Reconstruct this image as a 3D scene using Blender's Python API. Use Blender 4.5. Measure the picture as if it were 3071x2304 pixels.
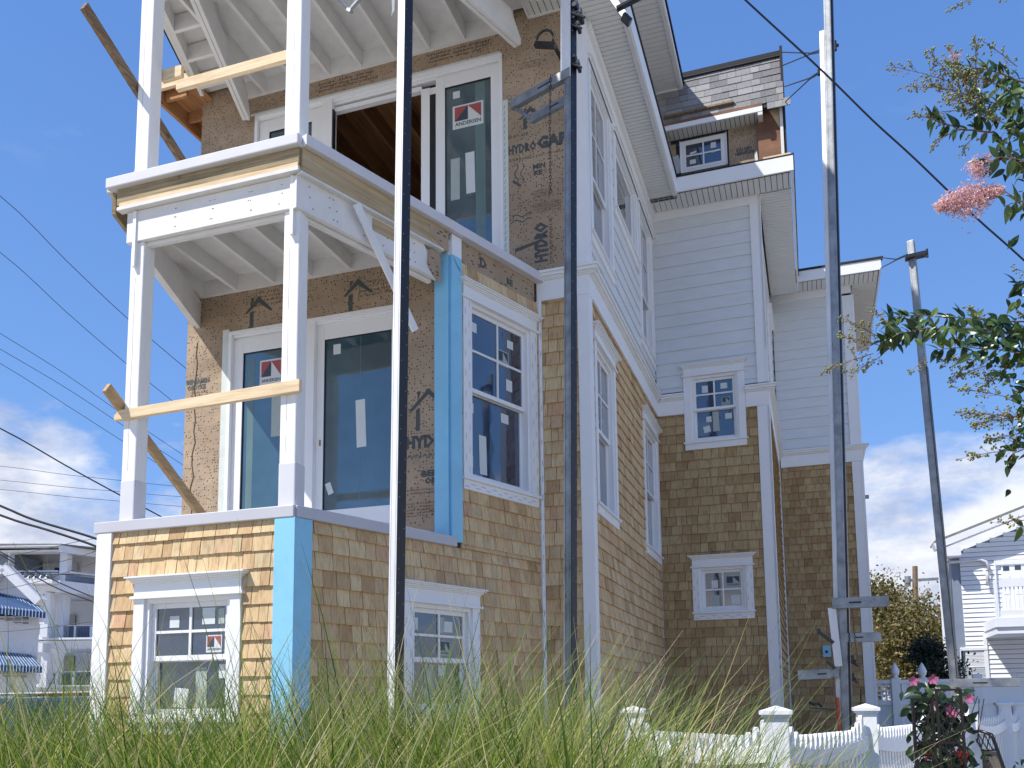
import bpy, math, random
from mathutils import Vector, Matrix
import numpy as np
random.seed(7); RND=random.Random(11)
scn=bpy.context.scene
for o in list(bpy.data.objects): bpy.data.objects.remove(o)
COL=bpy.data.collections.new('scene'); scn.collection.children.link(COL)
# ---------------------------------------------------------------- camera
RC=[[0.9475997, 0.319269, -0.0110454], [-0.0487034, 0.1102091, -0.9927144], [-0.3157257, 0.9412339, 0.1199836]]
FPX,CXP,CYP=2679.502,1538.519,1784.730
W0,H0=3071.0,2304.0
EYE=Vector((0,0,1.6))
rr,rd,rf=[Vector(r) for r in RC]
cam=bpy.data.cameras.new('camera'); camo=bpy.data.objects.new('camera',cam); COL.objects.link(camo)
M=Matrix((rr,-rd,-rf)).transposed().to_4x4(); M.translation=EYE
camo.matrix_world=M
cam.sensor_fit='HORIZONTAL'; cam.sensor_width=36; cam.lens=FPX/W0*36
cam.shift_x=(W0/2-CXP)/W0; cam.shift_y=(CYP-H0/2)/W0
cam.clip_start=.05; cam.clip_end=3000
scn.camera=camo
# ---------------------------------------------------------------- light
SUN=Vector((.97,1.0,-1.85)).normalized()       # travel direction of the light
EL=math.asin(-SUN.z); AZ=math.atan2(-SUN.x,-SUN.y)   # compass angle of the sun from +Y, clockwise
sun=bpy.data.lights.new('sun','SUN'); sun.energy=4.3; sun.angle=math.radians(.55); sun.color=(1,.95,.87)
suno=bpy.data.objects.new('sun',sun); COL.objects.link(suno); suno.rotation_euler=SUN.to_track_quat('-Z','Y').to_euler(); suno.location=(-20,-20,30)
w=bpy.data.worlds.new('World'); scn.world=w; w.use_nodes=True
nt=w.node_tree; nt.nodes.clear()
def N(t,k,**kw):
    n=t.nodes.new(k)
    for a,b in kw.items(): setattr(n,a,b)
    return n
out=N(nt,'ShaderNodeOutputWorld'); bg=N(nt,'ShaderNodeBackground'); bg.inputs[1].default_value=.15
sky=N(nt,'ShaderNodeTexSky'); sky.sky_type='NISHITA'; sky.sun_disc=False; sky.sun_elevation=EL; sky.sun_rotation=AZ; sky.air_density=1.0; sky.dust_density=.0; sky.ozone_density=4.0
tc=N(nt,'ShaderNodeTexCoord'); sep=N(nt,'ShaderNodeSeparateXYZ'); nt.links.new(tc.outputs['Generated'],sep.inputs[0])
mp=N(nt,'ShaderNodeMapping'); mp.inputs['Scale'].default_value=(1,1,2.2); mp.inputs['Location'].default_value=(.35,.1,.2); nt.links.new(tc.outputs['Generated'],mp.inputs[0])
n1=N(nt,'ShaderNodeTexNoise'); n1.inputs['Scale'].default_value=3.2; n1.inputs['Detail'].default_value=9; n1.inputs['Roughness'].default_value=.58; nt.links.new(mp.outputs[0],n1.inputs[0])
n2=N(nt,'ShaderNodeTexNoise'); n2.inputs['Scale'].default_value=9; n2.inputs['Detail'].default_value=8; n2.inputs['Roughness'].default_value=.6; nt.links.new(mp.outputs[0],n2.inputs[0])
def math_(op,a,b=None,c=None,clamp=False):
    n=N(nt,'ShaderNodeMath',operation=op,use_clamp=clamp)
    for i,x in enumerate((a,b,c)):
        if x is None: continue
        if isinstance(x,(int,float)): n.inputs[i].default_value=x
        else: nt.links.new(x,n.inputs[i])
    return n.outputs[0]
# cumulus bank low over the horizon, faint wisps higher up
h=math_('MULTIPLY_ADD',sep.outputs[2],-10.0,2.35)       # positive below z ~ .21
h=math_('MINIMUM',h,1.0)
cl=math_('MULTIPLY_ADD',math_('SUBTRACT',n1.outputs[0],.47),7.0,h)
cl=math_('MULTIPLY_ADD',math_('SUBTRACT',n2.outputs[0],.5),1.2,cl)
mask=math_('MULTIPLY',math_('SMOOTH_MIN',cl,1.0,.3),1.0,clamp=True)
wis=math_('MULTIPLY',math_('SUBTRACT',n1.outputs[0],.56),2.2,clamp=True)
mask=math_('MAXIMUM',math_('MULTIPLY',mask,.9),math_('MULTIPLY',wis,.35))
shade=N(nt,'ShaderNodeMapRange'); shade.inputs[1].default_value=.38; shade.inputs[2].default_value=.62; nt.links.new(n2.outputs[0],shade.inputs[0])
cc=N(nt,'ShaderNodeMix',data_type='RGBA'); cc.inputs[6].default_value=(2.7,2.9,3.6,1); cc.inputs[7].default_value=(5.0,5.0,5.1,1); nt.links.new(shade.outputs[0],cc.inputs[0])
hs=N(nt,'ShaderNodeHueSaturation'); hs.inputs['Saturation'].default_value=1.05; hs.inputs['Value'].default_value=1.05; nt.links.new(sky.outputs[0],hs.inputs['Color'])
grd=N(nt,'ShaderNodeValToRGB'); ge=grd.color_ramp.elements; ge[0].position=0; ge[0].color=(.95,1.90,4.1,1); ge[1].position=.75; ge[1].color=(.45,1.20,3.35,1); nt.links.new(sep.outputs[2],grd.inputs[0])
bl_=N(nt,'ShaderNodeMix',data_type='RGBA'); bl_.inputs[0].default_value=.7; nt.links.new(hs.outputs[0],bl_.inputs[6]); nt.links.new(grd.outputs[0],bl_.inputs[7])
mx=N(nt,'ShaderNodeMix',data_type='RGBA'); nt.links.new(mask,mx.inputs[0]); nt.links.new(bl_.outputs[2],mx.inputs[6]); nt.links.new(cc.outputs[2],mx.inputs[7])
nt.links.new(mx.outputs[2],bg.inputs[0]); nt.links.new(bg.outputs[0],out.inputs[0])
vs=scn.view_settings; vs.view_transform='Standard'; vs.look='None'; vs.exposure=.5; vs.gamma=1; vs.use_curve_mapping=False
# ---------------------------------------------------------------- helpers
def ray(u,v):
    c=Vector(((u-CXP)/FPX,(v-CYP)/FPX,1.0)); return rr*c.x+rd*c.y+rf*c.z
def at(u,v,zc): return EYE+ray(u,v)*zc            # zc = depth along the optical axis
def atY(u,v,Y): d=ray(u,v); return EYE+d*(Y/d.y)
class MB:
    def __init__(s): s.v=[];s.f=[]
    def add(s,vs,fs):
        b=len(s.v); s.v+= [tuple(p) for p in vs]; s.f+=[tuple(i+b for i in f) for f in fs]; return s
    def box8(s,p): return s.add(p,[(0,3,2,1),(4,5,6,7),(0,1,5,4),(1,2,6,5),(2,3,7,6),(3,0,4,7)])
    def box(s,a,b):
        (x0,y0,z0),(x1,y1,z1)=a,b
        return s.box8([(x0,y0,z0),(x1,y0,z0),(x1,y1,z0),(x0,y1,z0),(x0,y0,z1),(x1,y0,z1),(x1,y1,z1),(x0,y1,z1)])
    def bar(s,p0,p1,w,h,up=(0,0,1),off=0):
        p0,p1=Vector(p0),Vector(p1); d=(p1-p0).normalized(); sd=d.cross(Vector(up)).normalized(); u=sd.cross(d)
        q=[]
        for p in (p0,p1): q+=[p-sd*w/2-u*h/2,p+sd*w/2-u*h/2,p+sd*w/2+u*h/2,p-sd*w/2+u*h/2]
        return s.box8(q)
    def tube(s,pts,r,n=8,cap=True):
        pts=[Vector(p) for p in pts]; rs=r if isinstance(r,(list,tuple)) else [r]*len(pts); b=len(s.v)
        ref=Vector((0,0,1)) if abs((pts[-1]-pts[0]).normalized().z)<.9 else Vector((1,0,0))
        for i,p in enumerate(pts):
            d=(pts[min(i+1,len(pts)-1)]-pts[max(i-1,0)]).normalized(); a=d.cross(ref).normalized(); c=d.cross(a)
            for k in range(n):
                t=2*math.pi*k/n; s.v.append(tuple(p+(a*math.cos(t)+c*math.sin(t))*rs[i]))
        for i in range(len(pts)-1):
            for k in range(n): s.f.append((b+i*n+k,b+i*n+(k+1)%n,b+(i+1)*n+(k+1)%n,b+(i+1)*n+k))
        if cap: s.f.append(tuple(b+k for k in range(n))[::-1]); s.f.append(tuple(b+(len(pts)-1)*n+k for k in range(n)))
        return s
    def prism(s,poly,vec):
        n=len(poly); v=Vector(vec); b=len(s.v)
        s.v+=[tuple(p) for p in poly]+[tuple(Vector(p)+v) for p in poly]
        s.f.append(tuple(b+i for i in range(n))); s.f.append(tuple(b+n+i for i in range(n))[::-1])
        for i in range(n): j=(i+1)%n; s.f.append((b+i,b+n+i,b+n+j,b+j))
        return s
    def mesh(s,name):
        m=bpy.data.meshes.new(name); m.from_pydata(s.v,[],s.f); m.update(); return m
class Fr:
    """a wall: t runs along it, z is height, d is distance out of its face"""
    def __init__(s,O,u,n): s.O=Vector((O[0],O[1],0)); s.u=Vector((u[0],u[1],0)).normalized(); s.n=Vector((n[0],n[1],0)).normalized()
    def p(s,t,z,d=0): q=s.O+s.u*t+s.n*d; return Vector((q.x,q.y,z))
    def box(s,mb,t0,t1,z0,z1,d0,d1):
        return mb.box8([s.p(t0,z0,d0),s.p(t1,z0,d0),s.p(t1,z0,d1),s.p(t0,z0,d1),s.p(t0,z1,d0),s.p(t1,z1,d0),s.p(t1,z1,d1),s.p(t0,z1,d1)])
def fixn(m):
    import bmesh
    bm=bmesh.new(); bm.from_mesh(m); bmesh.ops.recalc_face_normals(bm,faces=bm.faces); bm.to_mesh(m); bm.free()
def obj(name,mb,mat,parent=None,smooth=False,bevel=0,label=None,cat=None,group=None,kind=None,fix=True):
    m=mb.mesh(name) if isinstance(mb,MB) else mb
    if isinstance(mb,MB) and fix: fixn(m)
    if mat is not None and not m.materials: m.materials.append(mat)
    o=bpy.data.objects.new(name,m); COL.objects.link(o)
    if smooth:
        for p in m.polygons: p.use_smooth=True
    if parent is not None: put(o,parent)
    if bevel:
        b=o.modifiers.new('bevel','BEVEL'); b.width=bevel; b.segments=2; b.limit_method='ANGLE'
    tag(o,label,cat,group,kind); return o
def tag(o,label=None,cat=None,group=None,kind=None):
    if label: o['label']=label
    if cat: o['category']=cat
    if group: o['group']=group
    if kind: o['kind']=kind
def put(o,parent):
    o.parent=parent; o.matrix_parent_inverse=Matrix.Translation(-parent.location)
def thing(name,label,cat,loc=(0,0,0),group=None):
    o=bpy.data.objects.new(name,None); COL.objects.link(o); o.location=loc; o.empty_display_size=.2
    tag(o,label,cat,group); return o
# ---------------------------------------------------------------- materials
def new(name):
    m=bpy.data.materials.new(name); m.use_nodes=True; t=m.node_tree; b=t.nodes['Principled BSDF']; return m,t,b
def noise(t,vec,scale,detail=4,rough=.55):
    n=N(t,'ShaderNodeTexNoise'); n.inputs['Scale'].default_value=scale; n.inputs['Detail'].default_value=detail; n.inputs['Roughness'].default_value=rough
    if vec is not None: t.links.new(vec,n.inputs[0])
    return n.outputs[0]
def coords(t,scale=(1,1,1),kind='Object',rnd=False):
    c=N(t,'ShaderNodeTexCoord'); 
    if kind=='World': g=N(t,'ShaderNodeNewGeometry'); src=g.outputs['Position']
    else: src=c.outputs[kind]
    if rnd:
        oi=N(t,'ShaderNodeObjectInfo'); va=N(t,'ShaderNodeVectorMath',operation='ADD'); sc=N(t,'ShaderNodeVectorMath',operation='SCALE'); cb=N(t,'ShaderNodeCombineXYZ')
        for i in range(3): t.links.new(oi.outputs['Random'],cb.inputs[i])
        t.links.new(cb.outputs[0],sc.inputs[0]); sc.inputs['Scale'].default_value=37; t.links.new(src,va.inputs[0]); t.links.new(sc.outputs[0],va.inputs[1]); src=va.outputs[0]
    m=N(t,'ShaderNodeMapping'); m.inputs['Scale'].default_value=scale; t.links.new(src,m.inputs[0]); return m.outputs[0]
def ramp(t,fac,stops):
    r=N(t,'ShaderNodeValToRGB'); e=r.color_ramp.elements
    while len(e)<len(stops): e.new(.5)
    for i,(p,c) in enumerate(stops): e[i].position=p; e[i].color=(*c,1)
    if fac is not None: t.links.new(fac,r.inputs[0])
    return r.outputs[0]
def mixc(t,fac,a,b,mode='MIX'):
    m=N(t,'ShaderNodeMix',data_type='RGBA',blend_type=mode)
    for s,x in ((0,fac),(6,a),(7,b)):
        if isinstance(x,(int,float)): m.inputs[s].default_value=x
        elif isinstance(x,tuple): m.inputs[s].default_value=(*x,1)
        else: t.links.new(x,m.inputs[s])
    return m.outputs[2]
def bump(t,b,hgt,strength=.3,dist=.004):
    n=N(t,'ShaderNodeBump'); n.inputs['Strength'].default_value=strength; n.inputs['Distance'].default_value=dist
    t.links.new(hgt,n.inputs['Height']); t.links.new(n.outputs[0],b.inputs['Normal'])
def pmat(name,c,rough=.6,var=.1,scale=3,bscale=80,bst=.15,stretch=(1,1,1),metal=0,spec=.5,dirt=0,dirtc=(.3,.28,.24)):
    m,t,b=new(name); v=coords(t,stretch,'World')
    n=noise(t,v,scale,6); lo=tuple(max(0,x*(1-var)) for x in c); hi=tuple(min(1,x*(1+var)) for x in c)
    col=ramp(t,n,[(.3,lo),(.7,hi)])
    if dirt:
        n3=noise(t,v,scale*2.7,8,.65); f=N(t,'ShaderNodeMapRange'); f.inputs[1].default_value=.55; f.inputs[2].default_value=.8; f.inputs[4].default_value=dirt; t.links.new(n3,f.inputs[0])
        col=mixc(t,f.outputs[0],col,dirtc)
    t.links.new(col,b.inputs['Base Color']); b.inputs['Roughness'].default_value=rough; b.inputs['Metallic'].default_value=metal
    b.inputs['Specular IOR Level'].default_value=spec
    if bst: bump(t,b,noise(t,v,bscale,3),bst,.003)
    return m
def woodmat(name,c1,c2,axis=0,rough=.75,knots=True,s=1.0,dark=(.12,.07,.03),rot=0):
    m,t,b=new(name); st=[55*s,55*s,55*s]; st[axis]=2.6*s
    if rot:
        g_=N(t,'ShaderNodeNewGeometry'); m1=N(t,'ShaderNodeMapping'); m1.inputs['Rotation'].default_value=(0,0,rot); t.links.new(g_.outputs['Position'],m1.inputs[0]); m2=N(t,'ShaderNodeMapping'); m2.inputs['Scale'].default_value=tuple(st); t.links.new(m1.outputs[0],m2.inputs[0]); v=m2.outputs[0]
    else: v=coords(t,tuple(st),'World',rnd=True)
    n=noise(t,v,1,5,.6)
    col=ramp(t,n,[(.3,c1),(.68,c2)])
    if knots:
        v2=coords(t,(1,1,1),'World',rnd=True); vo=N(t,'ShaderNodeTexVoronoi'); vo.inputs['Scale'].default_value=3.4; t.links.new(v2,vo.inputs[0])
        mr=N(t,'ShaderNodeMapRange'); mr.inputs[1].default_value=.11; mr.inputs[2].default_value=.05; t.links.new(vo.outputs['Distance'],mr.inputs[0]); col=mixc(t,mr.outputs[0],col,dark)
        n3=noise(t,v2,5,5,.6); f=N(t,'ShaderNodeMapRange'); f.inputs[1].default_value=.5; f.inputs[2].default_value=.8; f.inputs[4].default_value=.35; t.links.new(n3,f.inputs[0]); col=mixc(t,f.outputs[0],col,tuple(x*.55 for x in c1))
    t.links.new(col,b.inputs['Base Color']); b.inputs['Roughness'].default_value=rough; b.inputs['Specular IOR Level'].default_value=.25
    bump(t,b,n,.35,.003); return m
def shinglemat(name,stops,warm=.5):
    m,t,b=new(name); oi=N(t,'ShaderNodeObjectInfo'); g=N(t,'ShaderNodeNewGeometry')
    ad=N(t,'ShaderNodeMath',operation='ADD'); t.links.new(oi.outputs['Random'],ad.inputs[0]); t.links.new(g.outputs['Random Per Island'],ad.inputs[1])
    fr=N(t,'ShaderNodeMath',operation='FRACT'); t.links.new(ad.outputs[0],fr.inputs[0])
    cb=N(t,'ShaderNodeCombineXYZ')
    for i in range(3): t.links.new(fr.outputs[0],cb.inputs[i])
    sc=N(t,'ShaderNodeVectorMath',operation='SCALE'); sc.inputs['Scale'].default_value=23; t.links.new(cb.outputs[0],sc.inputs[0])
    va=N(t,'ShaderNodeVectorMath',operation='ADD'); t.links.new(g.outputs['Position'],va.inputs[0]); t.links.new(sc.outputs[0],va.inputs[1])
    mp=N(t,'ShaderNodeMapping'); mp.inputs['Scale'].default_value=(75,75,3.0); t.links.new(va.outputs[0],mp.inputs[0])
    grain=noise(t,mp.outputs[0],1,5,.65)
    mp2=N(t,'ShaderNodeMapping'); mp2.inputs['Scale'].default_value=(16,16,5.5); t.links.new(va.outputs[0],mp2.inputs[0])
    blot=noise(t,mp2.outputs[0],1,3,.6)
    base=ramp(t,fr.outputs[0],stops)
    gr=ramp(t,grain,[(.28,(.66,.58,.5)),(.47,(1,1,1)),(.72,(1.14,1.15,1.14))])
    c=mixc(t,1.0,base,gr,'MULTIPLY')
    bl=ramp(t,blot,[(.26,(.70,.63,.58)),(.46,(1,1,1)),(.8,(1.1,1.1,1.08))]); c=mixc(t,.8,c,bl,'MULTIPLY')
    t.links.new(c,b.inputs['Base Color']); b.inputs['Roughness'].default_value=.82; b.inputs['Specular IOR Level'].default_value=.2
    bump(t,b,grain,.35,.002); return m
MT={}
MT['white']=pmat('white_pvc_trim',(.80,.81,.82),.45,.03,2,40,.04,dirt=.12,dirtc=(.66,.66,.64))
MT['post']=pmat('painted_post_white',(.78,.78,.77),.65,.05,4,90,.25,stretch=(1,1,.25),dirt=.55,dirtc=(.52,.52,.50))
MT['primed']=pmat('primed_lumber',(.72,.71,.69),.7,.06,5,60,.2,dirt=.35,dirtc=(.56,.54,.50))
MT['sheath']=pmat('painted_sheathing',(.68,.67,.65),.8,.06,9,50,.3,dirt=.4,dirtc=(.55,.53,.50))
MT['stucco']=pmat('grey_coated_cap',(.62,.62,.65),.75,.05,3,220,.6)
MT['cap']=pmat('grey_membrane_cap',(.50,.50,.54),.5,.04,2,30,.05)
MT['soffit']=pmat('vinyl_soffit',(.70,.70,.68),.5,.03,4,60,.05)
MT['siding']=pmat('pale_grey_siding',(.67,.695,.71),.6,.04,3,45,.08,stretch=(1,1,4))
MT['blue']=pmat('blue_film_board',(.25,.57,.78),.4,.06,4,25,.25,dirt=.5,dirtc=(.17,.42,.60))
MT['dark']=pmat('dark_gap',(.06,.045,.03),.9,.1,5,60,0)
MT['black']=pmat('black_rubber',(.012,.012,.016),.45,.1,8,60,.1)
MT['blackmetal']=pmat('black_steel',(.02,.02,.024),.35,.2,8,60,.1,spec=.6)
MT['galv']=pmat('galvanised_metal',(.30,.315,.33),.5,.3,7,60,.15,metal=.7,dirt=.6,dirtc=(.10,.10,.105))
MT['alu']=pmat('bare_aluminium',(.74,.74,.75),.5,.15,5,60,.1,metal=.35,stretch=(1,1,.3),dirt=.35,dirtc=(.45,.46,.48))
MT['ptwood']=woodmat('treated_lumber',(.20,.15,.085),(.42,.33,.20),0)
MT['newwood']=woodmat('fresh_lumber',(.62,.45,.26),(.82,.67,.45),0,dark=(.3,.17,.07))
MT['oldwood']=woodmat('weathered_lumber',(.10,.07,.045),(.30,.21,.13),1)
MT['osb']=woodmat('orange_sheathing',(.28,.12,.05),(.50,.27,.12),1)
MT['ply']=pmat('rusty_plywood',(.20,.10,.06),.85,.35,3,60,.3)
MT['roofedge']=pmat('black_roof_edge',(.015,.015,.018),.8,.2,20,90,.3)
MT['paper']=pmat('white_paper_label',(.62,.66,.66),.6,.03,9,60,0)
MT['paperg']=pmat('grey_green_label',(.38,.44,.42),.6,.05,9,60,0)
MT['ink']=pmat('black_ink',(.03,.045,.06),.7,.1,9,60,0)
MT['inkb']=pmat('blue_ink',(.05,.08,.22),.7,.1,9,60,0)
MT['inkg']=pmat('wrap_print_ink',(.075,.085,.085),.8,.1,9,60,0)
MT['inkbr']=pmat('wrap_small_print_ink',(.11,.07,.045),.8,.1,9,60,0)
MT['red']=pmat('red_print',(.36,.08,.08),.6,.05,9,60,0)
MT['navy']=pmat('navy_print',(.04,.06,.09),.6,.05,9,60,0)
MT['tape']=pmat('pale_green_flashing_tape',(.60,.64,.60),.55,.08,6,60,.3)
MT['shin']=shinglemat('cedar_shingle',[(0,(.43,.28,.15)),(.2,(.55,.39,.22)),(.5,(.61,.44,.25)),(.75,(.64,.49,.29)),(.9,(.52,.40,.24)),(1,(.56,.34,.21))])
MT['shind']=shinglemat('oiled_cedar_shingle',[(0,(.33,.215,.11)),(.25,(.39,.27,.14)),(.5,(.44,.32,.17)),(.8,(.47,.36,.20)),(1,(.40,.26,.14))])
def roofmat():
    m,t,b=new('asphalt_shingle'); oi=N(t,'ShaderNodeObjectInfo'); g=N(t,'ShaderNodeNewGeometry')
    ad=N(t,'ShaderNodeMath',operation='ADD'); t.links.new(oi.outputs['Random'],ad.inputs[0]); t.links.new(g.outputs['Random Per Island'],ad.inputs[1])
    fr=N(t,'ShaderNodeMath',operation='FRACT'); t.links.new(ad.outputs[0],fr.inputs[0])
    base=ramp(t,fr.outputs[0],[(0,(.16,.16,.165)),(.5,(.24,.24,.245)),(1,(.31,.31,.31))]); n=noise(t,coords(t,(1,1,1),'World'),110,2)
    c=mixc(t,1.0,base,ramp(t,n,[(.3,(.6,.6,.6)),(.7,(1.35,1.33,1.3))]),'MULTIPLY'); t.links.new(c,b.inputs['Base Color']); b.inputs['Roughness'].default_value=.95; bump(t,b,n,.5,.003); return m
MT['roof']=roofmat()
def wrapmat():
    m,t,b=new('brown_housewrap'); v=coords(t,(1,1,1),'World')
    n=noise(t,v,2.2,6,.6); col=ramp(t,n,[(.3,(.30,.225,.155)),(.7,(.45,.345,.245))])
    # dimple rows: darker pinhead spacers
    mp=N(t,'ShaderNodeMapping'); mp.inputs['Scale'].default_value=(1,.0,1); t.links.new(v,mp.inputs[0])
    nz=N(t,'ShaderNodeTexVoronoi'); nz.inputs['Scale'].default_value=36; nz.inputs['Randomness'].default_value=.55; t.links.new(mp.outputs[0],nz.inputs[0])
    mr=N(t,'ShaderNodeMapRange'); mr.inputs[1].default_value=.30; mr.inputs[2].default_value=.18; t.links.new(nz.outputs['Distance'],mr.inputs[0])
    col=mixc(t,mr.outputs[0],col,(.075,.055,.04)); t.links.new(col,b.inputs['Base Color']); b.inputs['Roughness'].default_value=.8; b.inputs['Specular IOR Level'].default_value=.2
    wr=noise(t,v,5,5,.5); ad=N(t,'ShaderNodeMath',operation='MULTIPLY_ADD'); t.links.new(mr.outputs[0],ad.inputs[0]); ad.inputs[1].default_value=.12; t.links.new(wr,ad.inputs[2]); bump(t,b,ad.outputs[0],.8,.03); return m
MT['wrap']=wrapmat()
def glassmat(name,c,r=.03):
    m,t,b=new(name); v=coords(t,(1,1,1),'World'); n=noise(t,v,1.3,3); t.links.new(ramp(t,n,[(.3,tuple(x*.6 for x in c)),(.7,tuple(x*1.35 for x in c))]),b.inputs['Base Color'])
    b.inputs['Roughness'].default_value=r; b.inputs['Specular IOR Level'].default_value=.9; b.inputs['Coat Weight'].default_value=1.0; b.inputs['Coat IOR'].default_value=1.7; b.inputs['Coat Roughness'].default_value=.01
    w2=noise(t,v,1.6,2); bump(t,b,w2,.25,.03); return m
MT['glass']=glassmat('dark_window_glass',(.014,.034,.072))
MT['glasst']=glassmat('teal_door_glass',(.045,.095,.125))
# ================================================================ THE HOUSE
dD=(.35502,.93486); nD=(.93486,-.35502)
FL=Fr((0,5.369),(1,0),(0,-1)); FD=Fr((-3.426,5.369),dD,nD); FDL=Fr((-5.115,5.369),(-dD[0],dD[1]),(-nD[0],nD[1]))
FW=Fr((0,6.865),(1,0),(0,-1)); FN=Fr((0,8.057),(1,0),(0,-1)); FS=Fr((-1.914,0),(0,1),(1,0))
FA=Fr((0,12.054),(1,0),(0,-1)); FS2=Fr((-.43,0),(0,1),(1,0)); FB=Fr((0,15.739),(1,0),(0,-1)); FS3=Fr((.905,0),(0,1),(1,0))
HOUSE=thing('beach_house','tall unfinished house with cedar shingles below, pale siding above and open corner porches','house',(-2,10,0))
def part(name,mb,mat,parent=None,**k): return obj(name,mb,mat,parent or HOUSE,**k)
def multi(name,items,parent):
    """one mesh with several materials; items = [(MB,material)]"""
    V=[];F=[];I=[];ms=[]
    for mb,mt in items:
        b=len(V); V+=mb.v; F+=[tuple(i+b for i in f) for f in mb.f]; ms.append(mt); I+=[len(ms)-1]*len(mb.f)
    m=bpy.data.meshes.new(name); m.from_pydata(V,[],F); 
    for x in ms: m.materials.append(x)
    m.polygons.foreach_set('material_index',I); m.update(); fixn(m)
    return obj(name,m,None,parent)
_tc={}
def textmesh(s,bold=0.0,res=1):
    key=(s,bold,res)
    if key not in _tc:
        c=bpy.data.curves.new('txt','FONT'); c.body=s; c.size=1; c.resolution_u=res; c.offset=bold; c.align_x='LEFT'
        o=bpy.data.objects.new('txt',c); COL.objects.link(o); bpy.context.view_layer.update()
        m=o.evaluated_get(bpy.context.evaluated_depsgraph_get()).to_mesh()
        V=[(v.co.x,v.co.y) for v in m.vertices]; F=[tuple(p.vertices) for p in m.polygons]
        xs=[v[0] for v in V] or [0]; w=max(xs)-min(xs); x0=min(xs); V=[(x-x0,y) for x,y in V]
        bpy.data.objects.remove(o); _tc[key]=(V,F,w)
    return _tc[key]
def text(mb,F,s,t,z,d,width=None,height=None,ang=0,bold=0.0,flip=False,res=1):
    V,Fc,w=textmesh(s,bold,res); k=(width/w) if width else height/.7; ky=(height/.7) if height else k
    ca,sa=math.cos(ang),math.sin(ang); pts=[]
    for x,y in V:
        x*=k*(-1 if flip else 1); y*=ky; pts.append(F.p(t+x*ca-y*sa,z+x*sa+y*ca,d))
    mb.add(pts,Fc)
# ---------------- walls with holes
def wall(F,t0,t1,z0,z1,holes=(),d0=-.14,d1=0,mb=None):
    mb=mb or MB(); ts=sorted({t0,t1,*[max(t0,min(t1,h[0])) for h in holes],*[max(t0,min(t1,h[1])) for h in holes]})
    for a,b in zip(ts,ts[1:]):
        if b-a<1e-4: continue
        zs=[(z0,z1)]
        for h in holes:
            if h[0]<=a+1e-5 and h[1]>=b-1e-5:
                nz=[]
                for q0,q1 in zs:
                    if h[3]<=q0 or h[2]>=q1: nz.append((q0,q1)); continue
                    if h[2]>q0: nz.append((q0,h[2]))
                    if h[3]<q1: nz.append((h[3],q1))
                zs=nz
        for q0,q1 in zs: F.box(mb,a,b,q0,q1,d0,d1)
    return mb
SH=[]   # all shingles: (F,t0,t1,z0,z1,tilt,material key,parent)
EXP=.12713
def shingles(F,t0,t1,z0,z1,holes,key,parent,w=(.065,.165),cut=None):
    k0=math.ceil((z0-2.694)/EXP-1e-6)-1
    k=k0
    while True:
        zb=2.694+k*EXP; k+=1
        if zb>=z1-.01: break
        zt=min(zb+EXP+.025,z1)
        zb_=max(zb,z0)
        a,b=t0,t1
        if cut: a,b=cut(zb,a,b)
        iv=[(a,b)]
        for h in holes:
            if h[2]<zb+EXP-.01 and h[3]>zb+.01:
                ni=[]
                for p,q in iv:
                    if h[1]<=p or h[0]>=q: ni.append((p,q)); continue
                    if h[0]>p+.01: ni.append((p,h[0]))
                    if h[1]<q-.01: ni.append((h[1],q))
                iv=ni
        for p,q in iv:
            t=p-RND.uniform(0,w[1]*.7)
            while t<q-.004:
                ww=RND.uniform(*w); ww=ww if RND.random()>.12 else ww*1.35; e=t+ww
                if q-e<.03: e=q
                s0=max(t,p); e0=min(e,q)
                if e0-s0>.008: SH.append((F,s0+.0020,e0-.0028,zb_+RND.uniform(-.0025,.0025),zt,RND.uniform(.020,.029),key,parent))
                t=e
def siding(F,t0,t1,z0,z1,holes,exp,parent,first=None):
    z=first if first is not None else z1; n=0
    while z-exp>z0-exp:
        zt=z; zb=max(z-exp,z0); z-=exp
        if zt<=z0+.005: break
        iv=[(t0,t1)]
        for h in holes:
            if h[2]<zt-.02 and h[3]>zb+.02:
                ni=[]
                for p,q in iv:
                    if h[1]<=p or h[0]>=q: ni.append((p,q)); continue
                    if h[0]>p+.02: ni.append((p,h[0]))
                    if h[1]<q-.02: ni.append((h[1],q))
                iv=ni
        for p,q in iv:
            mb=MB(); zt2=min(zt+.014,z1)
            mb.box8([F.p(p,zb,0),F.p(q,zb,0),F.p(q,zb,.021),F.p(p,zb,.021),F.p(p,zt2,0),F.p(q,zt2,0),F.p(q,zt2,.004),F.p(p,zt2,.004)])
            part('siding_board',mb,MT['siding'],parent)
    return
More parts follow.
